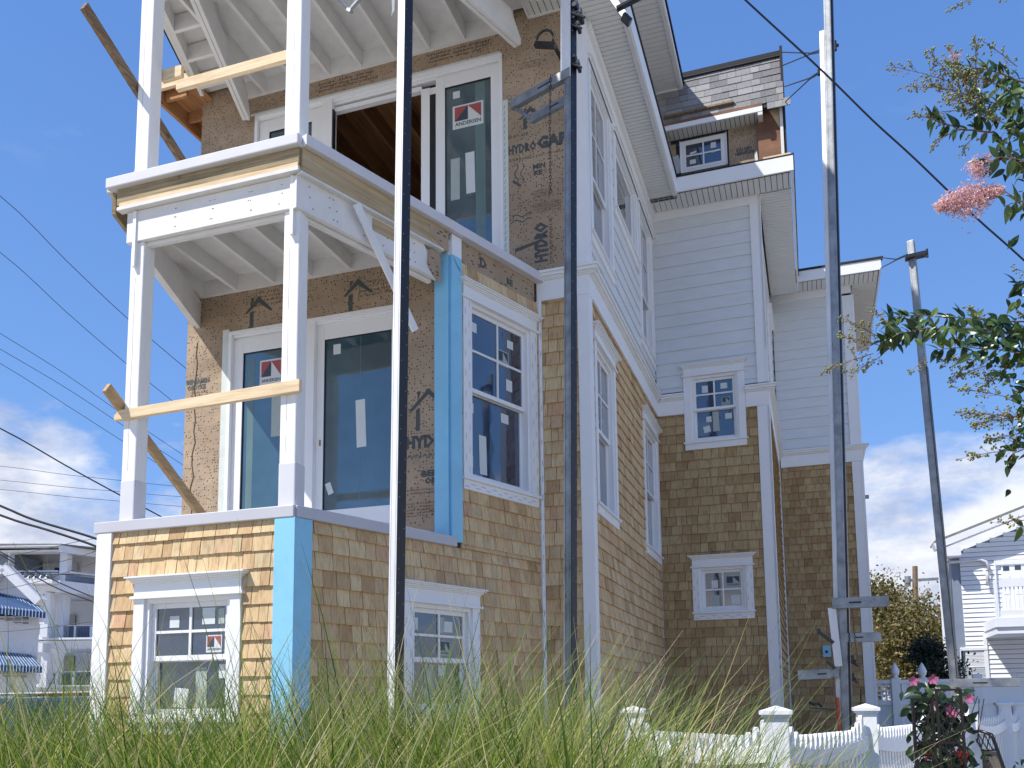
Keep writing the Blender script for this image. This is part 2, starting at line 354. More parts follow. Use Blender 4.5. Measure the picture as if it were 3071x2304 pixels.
# ---------------- windows
def ring(mb,F,t0,t1,z0,z1,wd,d0,d1,wb=None,wt=None):
    wb=wb or wd; wt=wt or wd
    F.box(mb,t0,t0+wd,z0,z1,d0,d1); F.box(mb,t1-wd,t1,z0,z1,d0,d1)
    F.box(mb,t0+wd,t1-wd,z1-wt,z1,d0,d1-.001); F.box(mb,t0+wd,t1-wd,z0,z0+wb,d0,d1-.001)
def logo(F,t,z,w,h,d,parent,pale=False):
    """window maker's sticker: white card, two small pictures, the word under them"""
    wh=MT['paperg'] if pale else MT['paper']; nv=MT['navy']; rd=MT['navy'] if pale else MT['red']  # pale copy has the window's shade mixed into card and print colours
    c=MB(); F.box(c,t,t+w,z,z+h,d,d+.001); a=MB(); b=MB()
    x0,x1,xm=t+.07*w,t+.93*w,t+.5*w; y0,y1=z+.33*h,z+.93*h; q=d+.002
    tri=lambda mb,*p: mb.prism([F.p(i,j,q) for i,j in p],tuple(F.n*.0008))
    tri(a,(x0,y0),(xm,y1),(x0,y1)); tri(b,(x0,y0),(xm,y0),(xm,y1)); tri(a,(xm,y1),(x1,y0),(x1,y1))
    text(b,F,'ANDERSEN',t+.08*w,z+.12*h,q,width=.84*w,bold=.02,res=2)
    return multi('sticker',[(c,wh),(b,nv),(a,rd)],parent)
def paper(F,t,z,w,h,d,parent,ang=0,key='paper',lines=0):
    mb=MB(); ca,sa=math.cos(ang),math.sin(ang); P=[(0,0),(w,0),(w,h),(0,h)]
    mb.prism([F.p(t+x*ca-y*sa,z+x*sa+y*ca,d) for x,y in P],tuple(F.n*.0008))
    o=part('paper_label',mb,MT[key],parent)
    return o
def film(mb,F,t0,t1,z0,z1,d,seed,vert=True,size=.052):
    """scattered maker's name on protective film"""
    r=random.Random(seed)
    if vert:
        z=z0+.04; i=0
        while z<z1-size*1.2:
            tt=t0+(t1-t0)*(.28 if i%2 else .72)+r.uniform(-.004,.004)
            if i%2: text(mb,F,'CertainTeed',tt,z,d,width=size*1.15,ang=math.pi/2,bold=.02)
            else: text(mb,F,'CertainTeed',tt,z+size*1.15,d,width=size*1.15,ang=-math.pi/2,bold=.02)
            z+=size*r.uniform(1.5,2.1); i+=1
    else:
        t=t0+.01; i=0
        while t<t1-size*1.1:
            zz=z0+(z1-z0)*(.55 if i%2 else .2)
            if i%2: text(mb,F,'CertainTeed',t,zz,d,width=size*1.15,bold=.02)
            else: text(mb,F,'CertainTeed',t+size*1.15,zz+.012,d,width=size*1.15,ang=math.pi,bold=.02)
            t+=size*r.uniform(1.25,1.6); i+=1
def window(F,t0,t1,z0,z1,label,zm=None,cw=.092,hood=.165,apron=.085,grid=True,filmed=False,low=True,seed=1,crown=.055,rec=-.05,stick=()):
    """t0..t1 outside of the side casings, z0 top of the sill, z1 underside of the head"""
    w=MB(); a,b=t0+cw,t1-cw
    ring(w,F,a,b,z0+.001,z1,.034,rec-.03,.012); root=part('window',w,MT['white'],label=label)
    for q0,q1 in ((t0,a),(b,t1)): c=MB(); F.box(c,q0,q1,z0,z1,0,.034); part('casing',c,MT['white'],root,bevel=.002)
    if hood:
        c=MB(); F.box(c,t0-.022,t1+.022,z1,z1+.022,0,.056); F.box(c,t0,t1,z1+.022,z1+hood-.05,0,.036)
        zz=z1+hood-.05
        for i,(e,hh) in enumerate(((.012,.012),(.024,.014),(.042,.012),(crown,.012))):
            F.box(c,t0-e+.004,t1+e-.004,zz,zz+hh,0,.036+e); zz+=hh
        part('head_trim',c,MT['white'],root,bevel=.0015)
    if apron:
        c=MB(); F.box(c,t0-.018,t1+.018,z0-.024,z0,0,.058); F.box(c,t0,t1,z0-.024-apron,z0-.024,0,.034); part('sill',c,MT['white'],root,bevel=.002)
    a+=.034; b-=.034; zb,zt=z0+.034,z1-.034
    zm=zm or zb; sw=.038
    def sash(p0,p1,q0,q1,dd,mun):
        s=MB(); ring(s,F,p0,p1,q0,q1,sw,dd-.026,dd)
        so=part('sash',s,MT['white'],root,bevel=.0015)
        g=MB(); F.box(g,p0+sw,p1-sw,q0+sw,q1-sw,dd-.018,dd-.014); part('pane',g,MT['glass'],root)
        if mun:
            s=MB(); tm=(p0+p1)/2; zc=(q0+q1)/2; F.box(s,tm-.010,tm+.010,q0+sw,q1-sw,dd-.014,dd-.002); F.box(s,p0+sw,p1-sw,zc-.010,zc+.010,dd-.014,dd-.003)
            part('muntin',s,MT['white'],root)
    if low:
        sash(a,b,zm-.018,zt,rec+.03,grid); sash(a,b,zb,zm+.014,rec-.004,False)
    else: sash(a,b,zb,zt,rec+.028,grid)
    for s in stick:
        k,t,z,ww,hh=s[:5]; up=s[5] if len(s)>5 else True; dd=(rec+.03 if up else rec-.004)-.0115
        if k=='L': logo(F,t,z,ww,hh,dd,root)
        elif k=='l': logo(F,t,z,ww,hh,dd,root,True)
        else: paper(F,t,z,ww,hh,dd,root,s[6] if len(s)>6 else 0,'paper' if k=='P' else 'paperg')
    if filmed:
        f=MB(); film(f,F,t0,t0+cw,z0,z1,.0345,seed); film(f,F,t1-cw,t1,z0,z1,.0345,seed+5)
        if apron: film(f,F,t0,t1,z0-.024-apron,z0-.024,.0345,seed+9,False)
        part('film_print',f,MT['inkb'],root,kind='stuff')
    return (t0+cw-.002,t1-cw+.002,z0-.02,z1+.01)
# ---- left bay front (sunlit)
h1=window(FL,-4.752,-3.820,1.512,2.390,'four over one window in the sunlit shingled bay front',zm=1.95,seed=3,
  stick=[('P',-4.475,2.175,.085,.085),('P',-4.19,2.19,.11,.12),('L',-4.15,1.985,.135,.125),('g',-4.05,2.19,.05,.11),
         ('g',-4.25,1.56,.095,.32,False,.03),('P',-4.06,1.80,.11,.10,False),('P',-4.45,1.60,.12,.14,False,-.1)])
wl=part('wall',wall(FL,-5.115,-3.426,0,2.95,[h1]),MT['dark'],label='front wall of the sunlit ground floor bay')
shingles(FL,-4.984,-3.556,.15,2.913,[h1],'shin',wl)
c=MB(); FL.box(c,-5.118,-4.984,.0,2.912,0,.034); FDL.box(c,.0,.10,0,2.911,0,.032); part('corner_board',c,MT['white'],bevel=.003,label='white corner board at the left end of the bay')
c=MB(); FL.box(c,-3.558,-3.392,0,2.912,0,.034); FD.box(c,-.001,.142,0,2.9115,0,.034); part('corner_board',c,MT['blue'],bevel=.002,label='blue film covered corner board of the ground floor bay')
# ---- D face (angled bay side)
h2=window(FD,1.045,1.94,1.53,2.405,'four over one window low in the angled shingled face',zm=1.955,filmed=True,seed=21,
  stick=[('P',1.175,2.19,.08,.10),('P',1.56,2.19,.10,.09),('g',1.48,2.18,.08,.13,True,.05),('l',1.505,1.995,.125,.125),('g',1.36,1.62,.10,.30,False),('P',1.52,1.83,.10,.09,False),('P',1.15,1.62,.09,.12,False)])
h3=window(FD,1.746,2.80,3.545,5.162,'tall four over one window in the upper angled face, film still on its trim',zm=4.37,filmed=True,seed=33,cw=.10,
  stick=[('P',1.91,4.92,.08,.09),('P',2.42,4.92,.09,.08),('l',2.27,4.72,.17,.15),('P',2.40,4.50,.09,.11),('P',1.90,4.18,.08,.09,False),('P',2.36,4.19,.11,.09,False),('P',2.06,3.64,.10,.36,False,.03),('P',1.89,3.68,.08,.11,False)])
wd=part('wall',wall(FD,0,2.876,0,5.70,[h2,h3,(-1,1.598,2.95,9)]),MT['dark'],label='angled side wall of the bay')
shingles(FD,.142,2.836,.15,2.913,[h2],'shin',wd)
shingles(FD,1.725,2.836,2.913,5.50,[h3],'shin',wd)
c=MB(); FD.box(c,1.70,2.80,5.49,5.70,0,.006)
o=part('housewrap_strip',c,MT['wrap'])
tt=MB(); text(tt,FD,'D',2.0,5.555,.0075,height=.09,bold=.05); text(tt,FD,'BE',2.38,5.53,.0075,height=.06,bold=.05); part('print',tt,MT['inkg'],o,kind='stuff')
# second blue board (porch corner)
c=MB(); FW.box(c,-2.985,-2.856,3.0,5.50,0,.034); FD.box(c,1.596,1.726,2.957,5.50,0,.034)
bb=part('corner_board',c,MT['blue'],bevel=.002,label='blue film covered board at the porch wall corner')
c=MB(); FW.box(c,-2.975,-2.856,5.50,5.64,0,.033); FD.box(c,1.600,1.724,5.50,5.69,0,.033); part('board_end',c,MT['white'],bb,label='bare white upper end of the blue board')
fl=MB(); fl.prism([FD.p(1.60,5.50,.036),FD.p(1.70,5.50,.036),FD.p(1.715,5.37,.05),FD.p(1.655,5.43,.04)],tuple(FD.n*.001)); fl.prism([FW.p(-2.92,5.50,.036),FW.p(-2.87,5.50,.036),FW.p(-2.88,5.56,.036)],tuple(FW.n*.001)); part('torn_film',fl,MT['blue'],bb)
# inner corner trim between angled face and narrow front
c=MB(); FN.box(c,-2.422,-2.368,.1,5.512,0,.036); FD.box(c,2.838,2.872,.1,5.52,0,.034)
it=part('corner_board',c,MT['white'],bevel=.002,label='narrow printed trim in the inner corner'); f=MB(); film(f,FN,-2.424,-2.366,1.6,5.4,.0368,77,size=.05); part('film_print',f,MT['inkb'],it,kind='stuff')
# ---- narrow front N
OPEN=(-5.738,-2.758,5.70,8.283)
wn=part('wall',wall(FN,-6.47,-1.914,5.60,8.75,[OPEN]),MT['wrap'],label='third storey front wall covered in brown housewrap')
wn2=part('wall',wall(FN,-2.50,-1.914,0,5.60),MT['dark'],label='narrow shingled front wall')
shingles(FN,-2.368,-2.004,.15,5.515,[],'shin',wn2)
def cornice(F,t0,t1,z0=5.514,z1=5.81,e0=0,e1=0,name='band_board'):
    c=MB(); F.box(c,t0,t1,z0,z0+.20,.0,.036)
    zz=z0+.20
    for e,hh in ((.05,.012),(.062,.016),(.085,.03),(.105,.022)): F.box(c,t0-(e if e0 else 0),t1+(e if e1 else 0),zz,zz+hh,0,e); zz+=hh
    F.box(c,t0,t1,zz,zz+.018,0,.06)
    return part(name,c,MT['white'],bevel=.002)
cornice(FN,-2.412,-1.914+.035,e0=0,e1=1); cornice(FS,8.058,12.054,e0=0,e1=0)
c=MB(); FN.box(c,-2.004,-1.8815,0,5.513,0,.034); FS.box(c,8.024,8.142,0,5.5125,0,.034); part('corner_board',c,MT['white'],bevel=.003,label='white corner board below the band at the front corner')
c=MB(); FN.box(c,-2.030,-1.8815,5.832,8.49,0,.034); FS.box(c,8.024,8.16,5.832,8.489,0,.034); part('corner_board',c,MT['white'],bevel=.003,label='white corner board above the band at the front corner')
# ---- S side wall
g4=[('P',8.4,4.2,.09,.1)]
h4=window(FS,8.205,9.175,3.505,5.125,'first tall window of the shingled side wall',zm=4.31,seed=5)
h5=window(FS,10.842,11.96,3.53,5.125,'second tall window of the shingled side wall, next to the inner corner',zm=4.31,seed=6)
h6=window(FS,8.20,9.275,6.262,8.10,'first upper side window beside the front corner board',zm=7.02,hood=.05,crown=.03,seed=7)
h7=window(FS,9.43,10.85,7.20,8.10,'wide upper side window without muntins',low=False,grid=False,hood=.05,crown=.03,seed=8)
h8=window(FS,10.94,11.98,6.262,8.10,'upper side window next to the inner corner',zm=7.02,hood=.05,crown=.03,seed=9)
ws=part('wall',wall(FS,8.057,12.054,0,8.75,[h4,h5,h6,h7,h8]),MT['dark'],label='long side wall')
shingles(FS,8.142,12.02,.15,5.515,[h4,h5],'shin',ws)
siding(FS,8.16,12.03,5.84,8.10,[h6,h7,h8],.1735,ws,first=8.10+.03)
c=MB(); FS.box(c,8.16,12.05,8.085,8.52,0,.0365); FS.box(c,8.16,12.05,8.40,8.49,0,.075); part('frieze_board',c,MT['white'],bevel=.003)
# ---- A wall (front of the middle block)
h9=window(FA,-1.525,-.706,5.105,6.028,'four over one window straddling the white band on the middle block',zm=5.565,seed=10,
  stick=[('P',-1.28,5.80,.08,.10),('P',-1.03,5.83,.09,.08),('l',-1.02,5.60,.11,.11),('g',-1.15,5.25,.085,.28,False,.02),('P',-1.24,5.39,.07,.08,False),('P',-1.27,5.24,.09,.09,False,.2),('P',-.985,5.41,.09,.08,False)])
h10=window(FA,-1.494,-.704,2.775,3.368,'small square four pane window low on the middle block, film on its trim',low=False,filmed=True,seed=44,
  stick=[('P',-1.25,3.09,.085,.11),('l',-1.065,3.10,.19,.15),('g',-1.25,2.83,.10,.17),('P',-1.0,2.86,.12,.13)])
wa=part('wall',wall(FA,-1.914,-.43,0,8.75,[h9,h10]),MT['dark'],label='front wall of the middle block')
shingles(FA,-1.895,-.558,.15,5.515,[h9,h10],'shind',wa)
siding(FA,-1.895,-.54,5.84,8.375,[h9],.1763,wa)
c=MB(); FA.box(c,-.558,-.3975,0,5.513,0,.034); FS2.box(c,12.02,12.15,0,5.5125,0,.034); part('corner_board',c,MT['white'],bevel=.003,label='white corner board of the middle block below the band')
c=MB(); FA.box(c,-.541,-.390,5.832,8.49,0,.034); FS2.box(c,12.02,12.15,5.832,8.489,0,.034); part('corner_board',c,MT['white'],bevel=.003,label='white corner board of the middle block above the band')
cornice(FA,-1.912,-1.527); cornice(FA,-.704,-.43+.035,e1=1); cornice(FS2,12.056,15.739)
c=MB(); FA.box(c,-1.91,-.43,8.375,8.52,0,.035); FA.box(c,-1.91,-.43,8.50,8.57,0,.03); part('frieze_board',c,MT['white'],bevel=.003)
c=MB(); FA.box(c,-1.912,-1.897,.1,5.51,0,.03); part('corner_bead',c,MT['white'])
# ---- S2, B, S3
ws2=part('wall',wall(FS2,12.054,15.739,0,8.75),MT['dark'],label='side wall of the middle block')
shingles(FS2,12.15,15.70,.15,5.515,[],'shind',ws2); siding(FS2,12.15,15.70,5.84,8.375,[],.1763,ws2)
window(FS2,13.3,14.2,5.9,7.3,'edge on window on the side of the middle block',zm=6.6,seed=12)
wb=part('wall',wall(FB,-.43,.905,0,8.75),MT['dark'],label='front wall of the rear block')
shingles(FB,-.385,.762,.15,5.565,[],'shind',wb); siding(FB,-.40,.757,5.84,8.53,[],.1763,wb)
c=MB(); FB.box(c,-.43,-.39,.1,5.56,0,.03); part('corner_bead',c,MT['white'])
c=MB(); FB.box(c,.762,.941,0,5.563,0,.034); FS3.box(c,15.70,15.85,0,5.5625,0,.034); part('corner_board',c,MT['white'],bevel=.003,label='white corner board of the rear block below the band')
c=MB(); FB.box(c,.757,.941,5.832,8.49,0,.034); FS3.box(c,15.70,15.85,5.832,8.489,0,.034); part('corner_board',c,MT['white'],bevel=.003,label='white corner board of the rear block above the band')
cornice(FB,-.38,.905+.035,z0=5.565,e1=1); cornice(FS3,15.741,19,z0=5.565)
c=MB(); FB.box(c,-.43,.905,8.53,8.70,0,.035); part('frieze_board',c,MT['white'])
part('wall',wall(FS3,15.739,21,0,8.75),MT['dark'],label='far side wall of the rear block')
# closing walls that the street cannot see
c=MB(); FDL.box(c,0,2.7,0,2.95,-.14,0); c.box((-6.47,8.2,0),(-6.33,20.9,8.7)); c.box((-6.4,20.8,0),(.9,20.95,8.7)); c.box((-6.45,8.20,0),(-5.9,8.34,5.6)); part('wall',c,MT['wrap'],label='hidden back and left walls of the house')
# knee wall behind the lower porch wall, W wall
DO=(-5.119,-3.30,3.0,5.10)
ww=part('wall',wall(FW,-5.60,-2.858,2.90,5.70,[DO],d0=-.12),MT['wrap'],label='second storey porch wall covered in brown housewrap')
c=MB(); c.prism([(-5.60,6.865,2.9),(-5.60,6.985,2.9),(-6.05,8.05,2.9),(-6.13,8.05,2.9)],(0,0,2.7)); part('wall',c,MT['wrap'],label='angled housewrap wall left of the porch door')
# ---------------- bays: cap, decks
def slab(pts,z0,z1): return MB().prism([(x,y,z0) for x,y in pts],(0,0,z1-z0))
c=MB(); FL.box(c,-5.150,-3.401,2.912,2.998,-.16,.040); part('parapet_cap',c,MT['cap'],bevel=.006,label='pale grey cap on the front of the ground floor bay')
c=MB(); FD.box(c,.000,1.652,2.9135,2.9995,-.16,.0405); part('parapet_cap',c,MT['cap'],bevel=.006,label='pale grey cap on the angled side of the bay')
c=MB(); FDL.box(c,.0,1.55,2.9115,2.9975,-.16,.040); part('parapet_cap',c,MT['cap'],bevel=.006)
part('deck',slab([(-5.08,5.42),(-3.45,5.42),(-2.92,6.86),(-5.60,6.86)],2.78,2.90),MT['cap'],label='lower porch floor')
c=MB(); FL.box(c,-5.153,-3.398,5.692,5.778,-.16,.080); part('parapet_cap',c,MT['stucco'],bevel=.008,label='pale textured cap along the front of the upper deck')
c=MB(); FD.box(c,-.005,2.922,5.698,5.786,-.16,.0805); part('parapet_cap',c,MT['stucco'],bevel=.006,label='grey cap along the angled side of the upper deck')
c=MB(); FDL.box(c,.005,2.86,5.696,5.782,-.16,.080); part('parapet_cap',c,MT['stucco'],bevel=.006)
part('deck',slab([(-5.08,5.42),(-3.44,5.42),(-2.44,8.05),(-6.08,8.05)],5.664,5.69),MT['sheath'],label='white painted underside of the upper deck')
# ---------------- lower porch timber
def beam2(F,t0,t1,z0,z1,dout,mat,lab=None,gap=.006,w=.04):
    c=MB(); F.box(c,t0,t1,z0,z1,dout-w,dout); F.box(c,t0+.02,t1-.02,z0-.030,z1-.01,dout-2*w-gap-.004,dout-w-gap); return part('beam',c,mat,label=lab,bevel=.003)
beam2(FL,-5.005,-3.440,5.250,5.505,-.010,MT['primed'],'white front beam under the upper deck')
c=MB(); FD.box(c,-.02,1.30,5.235,5.49,-.055,-.010); c.prism([FD.p(1.30,5.235,-.055),FD.p(1.47,5.235+.0,-.055),FD.p(1.30,5.49,-.055)],tuple(FD.n*.045)); FD.box(c,0,1.44,5.21,5.47,-.105,-.062); part('beam',c,MT['primed'],label='white angled beam running back from the middle post',bevel=.002)
c=MB(); FDL.box(c,.10,1.72,5.250,5.505,-.17,-.13); FDL.box(c,.12,1.70,5.222,5.49,-.215,-.176); part('beam',c,MT['primed'],label='white beam running back from the left post',bevel=.003)
fl=MB(); fl.prism([FD.p(1.36,5.47,-.004),FD.p(1.47,5.47,-.004),FD.p(1.49,5.43,-.004),FD.p(1.49,5.20,-.004),FD.p(1.44,5.21,-.004),FD.p(1.335,5.32,-.004),FD.p(1.345,5.42,-.004)],tuple(FD.n*.006)); fl.prism([FD.p(1.32,5.66,.032),FD.p(1.555,5.69,.032),FD.p(1.555,5.50,.032),FD.p(1.50,5.505,.032),FD.p(1.33,5.575,.032)],tuple(FD.n*.005)); part('housewrap_flap',fl,MT['wrap'],label='grey brown wrap flap folded over the beam ends')
# rim (deck band)
c=MB(); FL.box(c,-5.075,-3.415,5.555,5.690,.0,.034); part('rim_board',c,MT['ptwood'],label='brown rim board under the front cap',bevel=.002)
c=MB(); FL.box(c,-5.045,-3.42,5.536,5.570,.0,.040); part('strip',c,MT['newwood'],label='fresh pale wood strip below the rim board')
c=MB(); FL.box(c,-5.065,-3.415,5.508,5.535,-.02,.043); FD.box(c,-.01,1.50,5.488,5.506,-.02,.037); part('sheathing_edge',c,MT['sheath'])
m_ptd=woodmat('treated_lumber_angled',(.36,.27,.15),(.52,.41,.26),0,s=.8,rot=-math.atan2(dD[1],dD[0]))
c=MB(); FD.box(c,.0,1.555,5.508,5.698,.0,.0335); part('rim_board',c,m_ptd,label='long treated rim board on the angled side',bevel=.002)
c=MB(); FDL.box(c,.0,1.6,5.51,5.695,.0,.03); part('rim_board',c,MT['ptwood'])
c=MB(); FD.box(c,.72,.98,5.37,5.47,-.0095,-.004); part('bare_wood_patch',c,m_ptd)
for i,x in enumerate([-5.42,-5.03,-4.616,-4.216,-3.815,-3.41,-3.02]):
    y0=5.46 if -5.0<x<-3.5 else (5.46+abs(x+4.27)*1.4-1.0 if True else 0)
    y0=max(5.46,5.40+(max(-5.05-x,x+3.50,0))/.355*.935)
    if 6.83-y0<.15: continue
    c=MB(); c.box((x-.019,y0,5.518),(x+.019,6.842,5.664)); part('joist',c,MT['primed'],bevel=.0015)
c=MB(); c.box((-5.55,6.823,5.516),(-2.95,6.863,5.664)); part('ledger',c,MT['primed'])
# metal straps and nails
for x in (-4.935,-3.505): s=MB(); FL.box(s,x,x+.028,5.04,5.50,-.034,.003); part('strap',s,MT['post'])
n=MB()
r=random.Random(5)
for x in (-4.55,-4.56,-4.2,-4.21,-3.85,-3.86,-3.6,-3.47):
    for z in (5.30,5.38,5.45):
        xx=x+r.uniform(-.02,.02); FL.box(n,xx,xx+.008,z,z+.006,-.0095,-.0085)
for t in (.12,.3,.33,.6,.85,1.1,1.2):
    for z in (5.28,5.36,5.44): tt=t+r.uniform(-.03,.03); FD.box(n,tt,tt+.010,z,z+.008,-.0095,-.0085)
part('nail_heads',n,MT['black'],kind='stuff')
# ---------------- posts
def post(x0,x1,z0,z1,y=5.400,w=.128,lab=None,coat=.33):
    c=MB(); c.box((x0,y,z0),(x1,y+w,z1)); p=part('porch_post',c,MT['post'],bevel=.009,label=lab)
    if coat:
        c=MB(); c.box((x0-.003,y-.003,z0),(x1+.003,y+w+.003,z0+coat)); part('base_coating',c,MT['stucco'],p,bevel=.009)
    c=MB(); k=MB(); r=random.Random(int(x0*100))
    zz=z0+.4; xx=(x0+x1)/2+r.uniform(-.02,.02)
    pts=[]
    while zz<z1-.2: pts.append((xx+r.uniform(-.003,.003),zz)); zz+=.12
    for (a,za),(b,zb) in zip(pts,pts[1:]):
        if r.random()<.85: k.prism([(a-.0007,y-.0008,za),(a+.0007,y-.0008,za),(b+.0007,y-.0008,zb),(b-.0007,y-.0008,zb)],(0,.0005,0))
    part('crack',k,MT['dark'],p); return p
post(-4.975,-4.847,2.998,5.25,lab='left post of the lower porch')
post(-3.573,-3.440,2.998,5.25,lab='middle post of the lower porch')
post(-4.975,-4.847,5.778,8.21,lab='left post of the upper porch',coat=.10)
post(-3.588,-3.455,5.778,8.21,lab='middle post of the upper porch',coat=.06)
# third post stub hidden behind the wrap flaps is the blue board; temporary bracing
def plank(p0,p1,w,h,mat,lab,up=(0,0,1)): c=MB(); c.bar(p0,p1,w,h,up); return part('brace_plank',c,mat,label=lab,bevel=.004)
plank((-5.005,4.845,6.885),(-5.005,6.16,6.235),.038,.089,MT['oldwood'],'weathered brace slanting past the left side of the upper left post')
plank((-5.005,5.24,4.02),(-5.005,6.75,3.03),.038,.089,woodmat('tan_lumber',(.34,.22,.11),(.55,.38,.2),1),'tan brace slanting down behind the lower left post')
c=MB(); c.prism([(-5.035,5.361,3.80),(-3.393,5.361,3.832),(-3.393,5.361,3.922),(-4.985,5.361,3.878),(-5.035,5.361,3.84)],(0,.038,0)); part('brace_plank',c,MT['newwood'],label='horizontal pale plank nailed across the lower porch posts',bevel=.003)
c=MB(); c.box((-4.71,5.53,6.597),(-3.58,5.568,6.682)); part('brace_plank',c,MT['newwood'],label='horizontal pale plank across the upper porch behind the middle post',bevel=.003)
c=MB(); c.box((-4.86,5.53,6.712),(-4.662,5.568,6.812)); part('wood_block',c,MT['newwood'],bevel=.003)
p0=FD.p(.935,5.535,.055); p1=FD.p(1.16,4.90,.04)
c=MB(); c.bar(FD.p(.50,5.47,.050),FD.p(1.16,4.66,.03),.075,.02,up=tuple(FD.n)); part('brace_plank',c,MT['post'],label='grey painted brace slanting across the angled beam',bevel=.002)
# ---------------- upper porch roof
c=MB(); c.box((-4.95,5.42,8.20),(-3.47,5.462,8.50)); c.box((-4.95,5.47,8.18),(-3.47,5.51,8.48)); part('beam',c,MT['primed'],label='front beam of the upper porch roof')
def twin(P0,P1,lab,cut):
    P0,P1=Vector(P0),Vector(P1); d=(P1-P0).normalized(); n=Vector((d.y,-d.x,0)); c=MB()
    for o in (-.045,.0): 
        a=P0+n*o; b=P1+n*o; c.prism([(a.x,a.y,8.20),(b.x,b.y,8.20),(b.x,b.y,8.26),((b-d*cut).x,(b-d*cut).y,8.50),(a.x,a.y,8.50)],tuple(n*.040))
    return part('beam',c,MT['primed'],label=lab,bevel=.003)
twin((-4.90,5.43,0),(-5.81,7.99,0),'double beam at the left edge of the upper porch',.16)
q0=FD.p(-.02,0,-.075); q1=FD.p(2.70,0,-.075); twin((q0.x,q0.y,0),(q1.x,q1.y,0),'double beam on the angled edge of the upper porch',.16)
for x in (-5.60,-5.17,-4.771,-4.374,-3.98,-3.569,-3.165,-2.8):
    y0=4.95 if -5.2<x<-3.3 else 4.95+(max(-5.15-x,x+3.35))/.355*.935
    c=MB(); c.box((x-.019,y0,8.513),(x+.019,8.018,8.70)); part('joist',c,MT['primed'],bevel=.002)
c=MB(); c.box((-5.95,8.018,8.511),(-2.62,8.056,8.70)); part('ledger',c,MT['primed'])
# left outriggers
a0=Vector((-5.30,5.25,0)); dl=Vector((-.352,.936,0)); n=Vector((-.936,-.352,0))
c=MB(); pA=Vector((-5.70,6.25,8.60)); pB=Vector((-6.30,7.83,8.60)); c.bar(pA,pB,.038,.185); part('rim_board',c,MT['primed'],label='rim board at the left edge of the upper porch roof')
for k in range(4):
    b=pA+(pB-pA)*(.18+.25*k); c=MB(); c.bar((b.x,b.y,8.60),(b.x+.52,b.y,8.60),.038,.18); part('outrigger',c,MT['primed'],bevel=.002)
part('sheathing',slab([(-5.42,4.9),(-3.1,4.9),(-2.0,8.02),(-6.52,8.02)],8.70,8.72),MT['sheath'],label='white painted roof sheathing over the upper porch')
part('roof_slab',slab([(-5.44,4.86),(-3.08,4.86),(-1.97,8.05),(-6.56,8.05)],8.722,8.80),MT['roofedge'],label='edge of the porch roof')
# second stub beam beside the angled beam, nearer the eave
c=MB(); e0=FD.p(1.75,8.60,.18); e1=FD.p(2.62,8.60,.18); c.bar(e0,e1,.04,.18); e0=FD.p(1.75,8.60,.23); e1=FD.p(2.66,8.60,.23); c.bar(e0,e1,.04,.18); part('rim_board',c,MT['primed'],label='rim board ending beside the vinyl soffit')
# left main eave, unfinished
c=MB(); c.box((-6.75,7.70,8.62),(-6.33,14,8.64)); part('sheathing',c,MT['osb'],label='orange unfinished eave sheathing on the left side')
for y in (7.75,8.15,8.55,8.95,9.35): c=MB(); c.box((-6.74,y,8.50),(-6.45,y+.038,8.618)); part('rafter_tail',c,MT['osb'])
c=MB(); c.box((-6.79,7.66,8.44),(-6.752,14,8.66)); part('rim_board',c,MT['osb'],label='orange eave rim on the left side')
c=MB(); c.box((-6.85,7.62,8.55),(-6.20,7.66,8.66)); part('rim_board',c,MT['newwood'],label='short pale rim at the front of the left eave')
MT['innr']=pmat('stile_and_reflection_tint',(.13,.20,.205),.15,.1,3,60,0)
# ---------------- sliding doors
def leaf(F,t0,t1,z0,z1,d,root,sw=.10,sr=.07,top=.14,bot=.20,glass='glasst',sl=None):
    s=MB(); sl=sl or sw
    F.box(s,t0,t0+sl,z0,z1,d-.035,d); F.box(s,t1-sr,t1,z0,z1,d-.035,d); F.box(s,t0+sl,t1-sr,z1-top,z1,d-.035,d-.001); F.box(s,t0+sl,t1-sr,z0,z0+bot,d-.035,d-.001)
    part('door_leaf',s,MT['white'],root,bevel=.003); g=MB(); F.box(g,t0+sl,t1-sr,z0+bot,z1-top,d-.022,d-.016); part('pane',g,MT[glass],root)
    g=MB(); F.box(g,t0+sl,t0+sl+.008,z0+bot,z1-top,d-.016,d-.004); F.box(g,t0+sl+.008,t1-sr,z1-top-.008,z1-top,d-.016,d-.004); part('gasket',g,MT['black'],root)
def doorframe(F,t0,t1,z0,z1,label,posts=()):
    c=MB(); F.box(c,t0,t0+.035,z0,z1,-.12,.012); F.box(c,t1-.035,t1,z0,z1,-.12,.012); F.box(c,t0+.035,t1-.035,z1-.035,z1,-.12,.0115)
    F.box(c,t0+.035,t1-.035,z1-.055,z1-.035,-.12,-.02); F.box(c,t0+.035,t1-.035,z1-.075,z1-.055,-.12,-.045)
    for a,b in posts: F.box(c,a,b,z0,z1-.035,-.10,.006)
    return part('sliding_door',c,MT['white'],label=label,bevel=.002)
d1=doorframe(FW,-5.119,-3.30,3.0,5.13,'closed sliding glass door of the lower porch',[(-4.305,-4.19)])
leaf(FW,-5.084,-4.305,3.0,5.055,-.03,d1,sw=.105); leaf(FW,-4.19,-3.335,3.13,5.055,-.045,d1,sw=.075,sr=.10,top=.125,bot=.20)
c=MB(); FW.box(c,-4.19,-3.335,3.0,3.16,-.06,-.02); part('door_sill',c,MT['white'],d1)
logo(FW,-4.80,4.575,.245,.245,-.044,d1); paper(FW,-4.665,4.07,.12,.50,-.0455,d1,key='paperg'); paper(FW,-4.03,4.78,.075,.095,-.0605,d1); paper(FW,-3.78,3.88,.095,.44,-.0605,d1,ang=.04); paper(FW,-4.06,3.47,.055,.11,-.0605,d1,ang=.35)
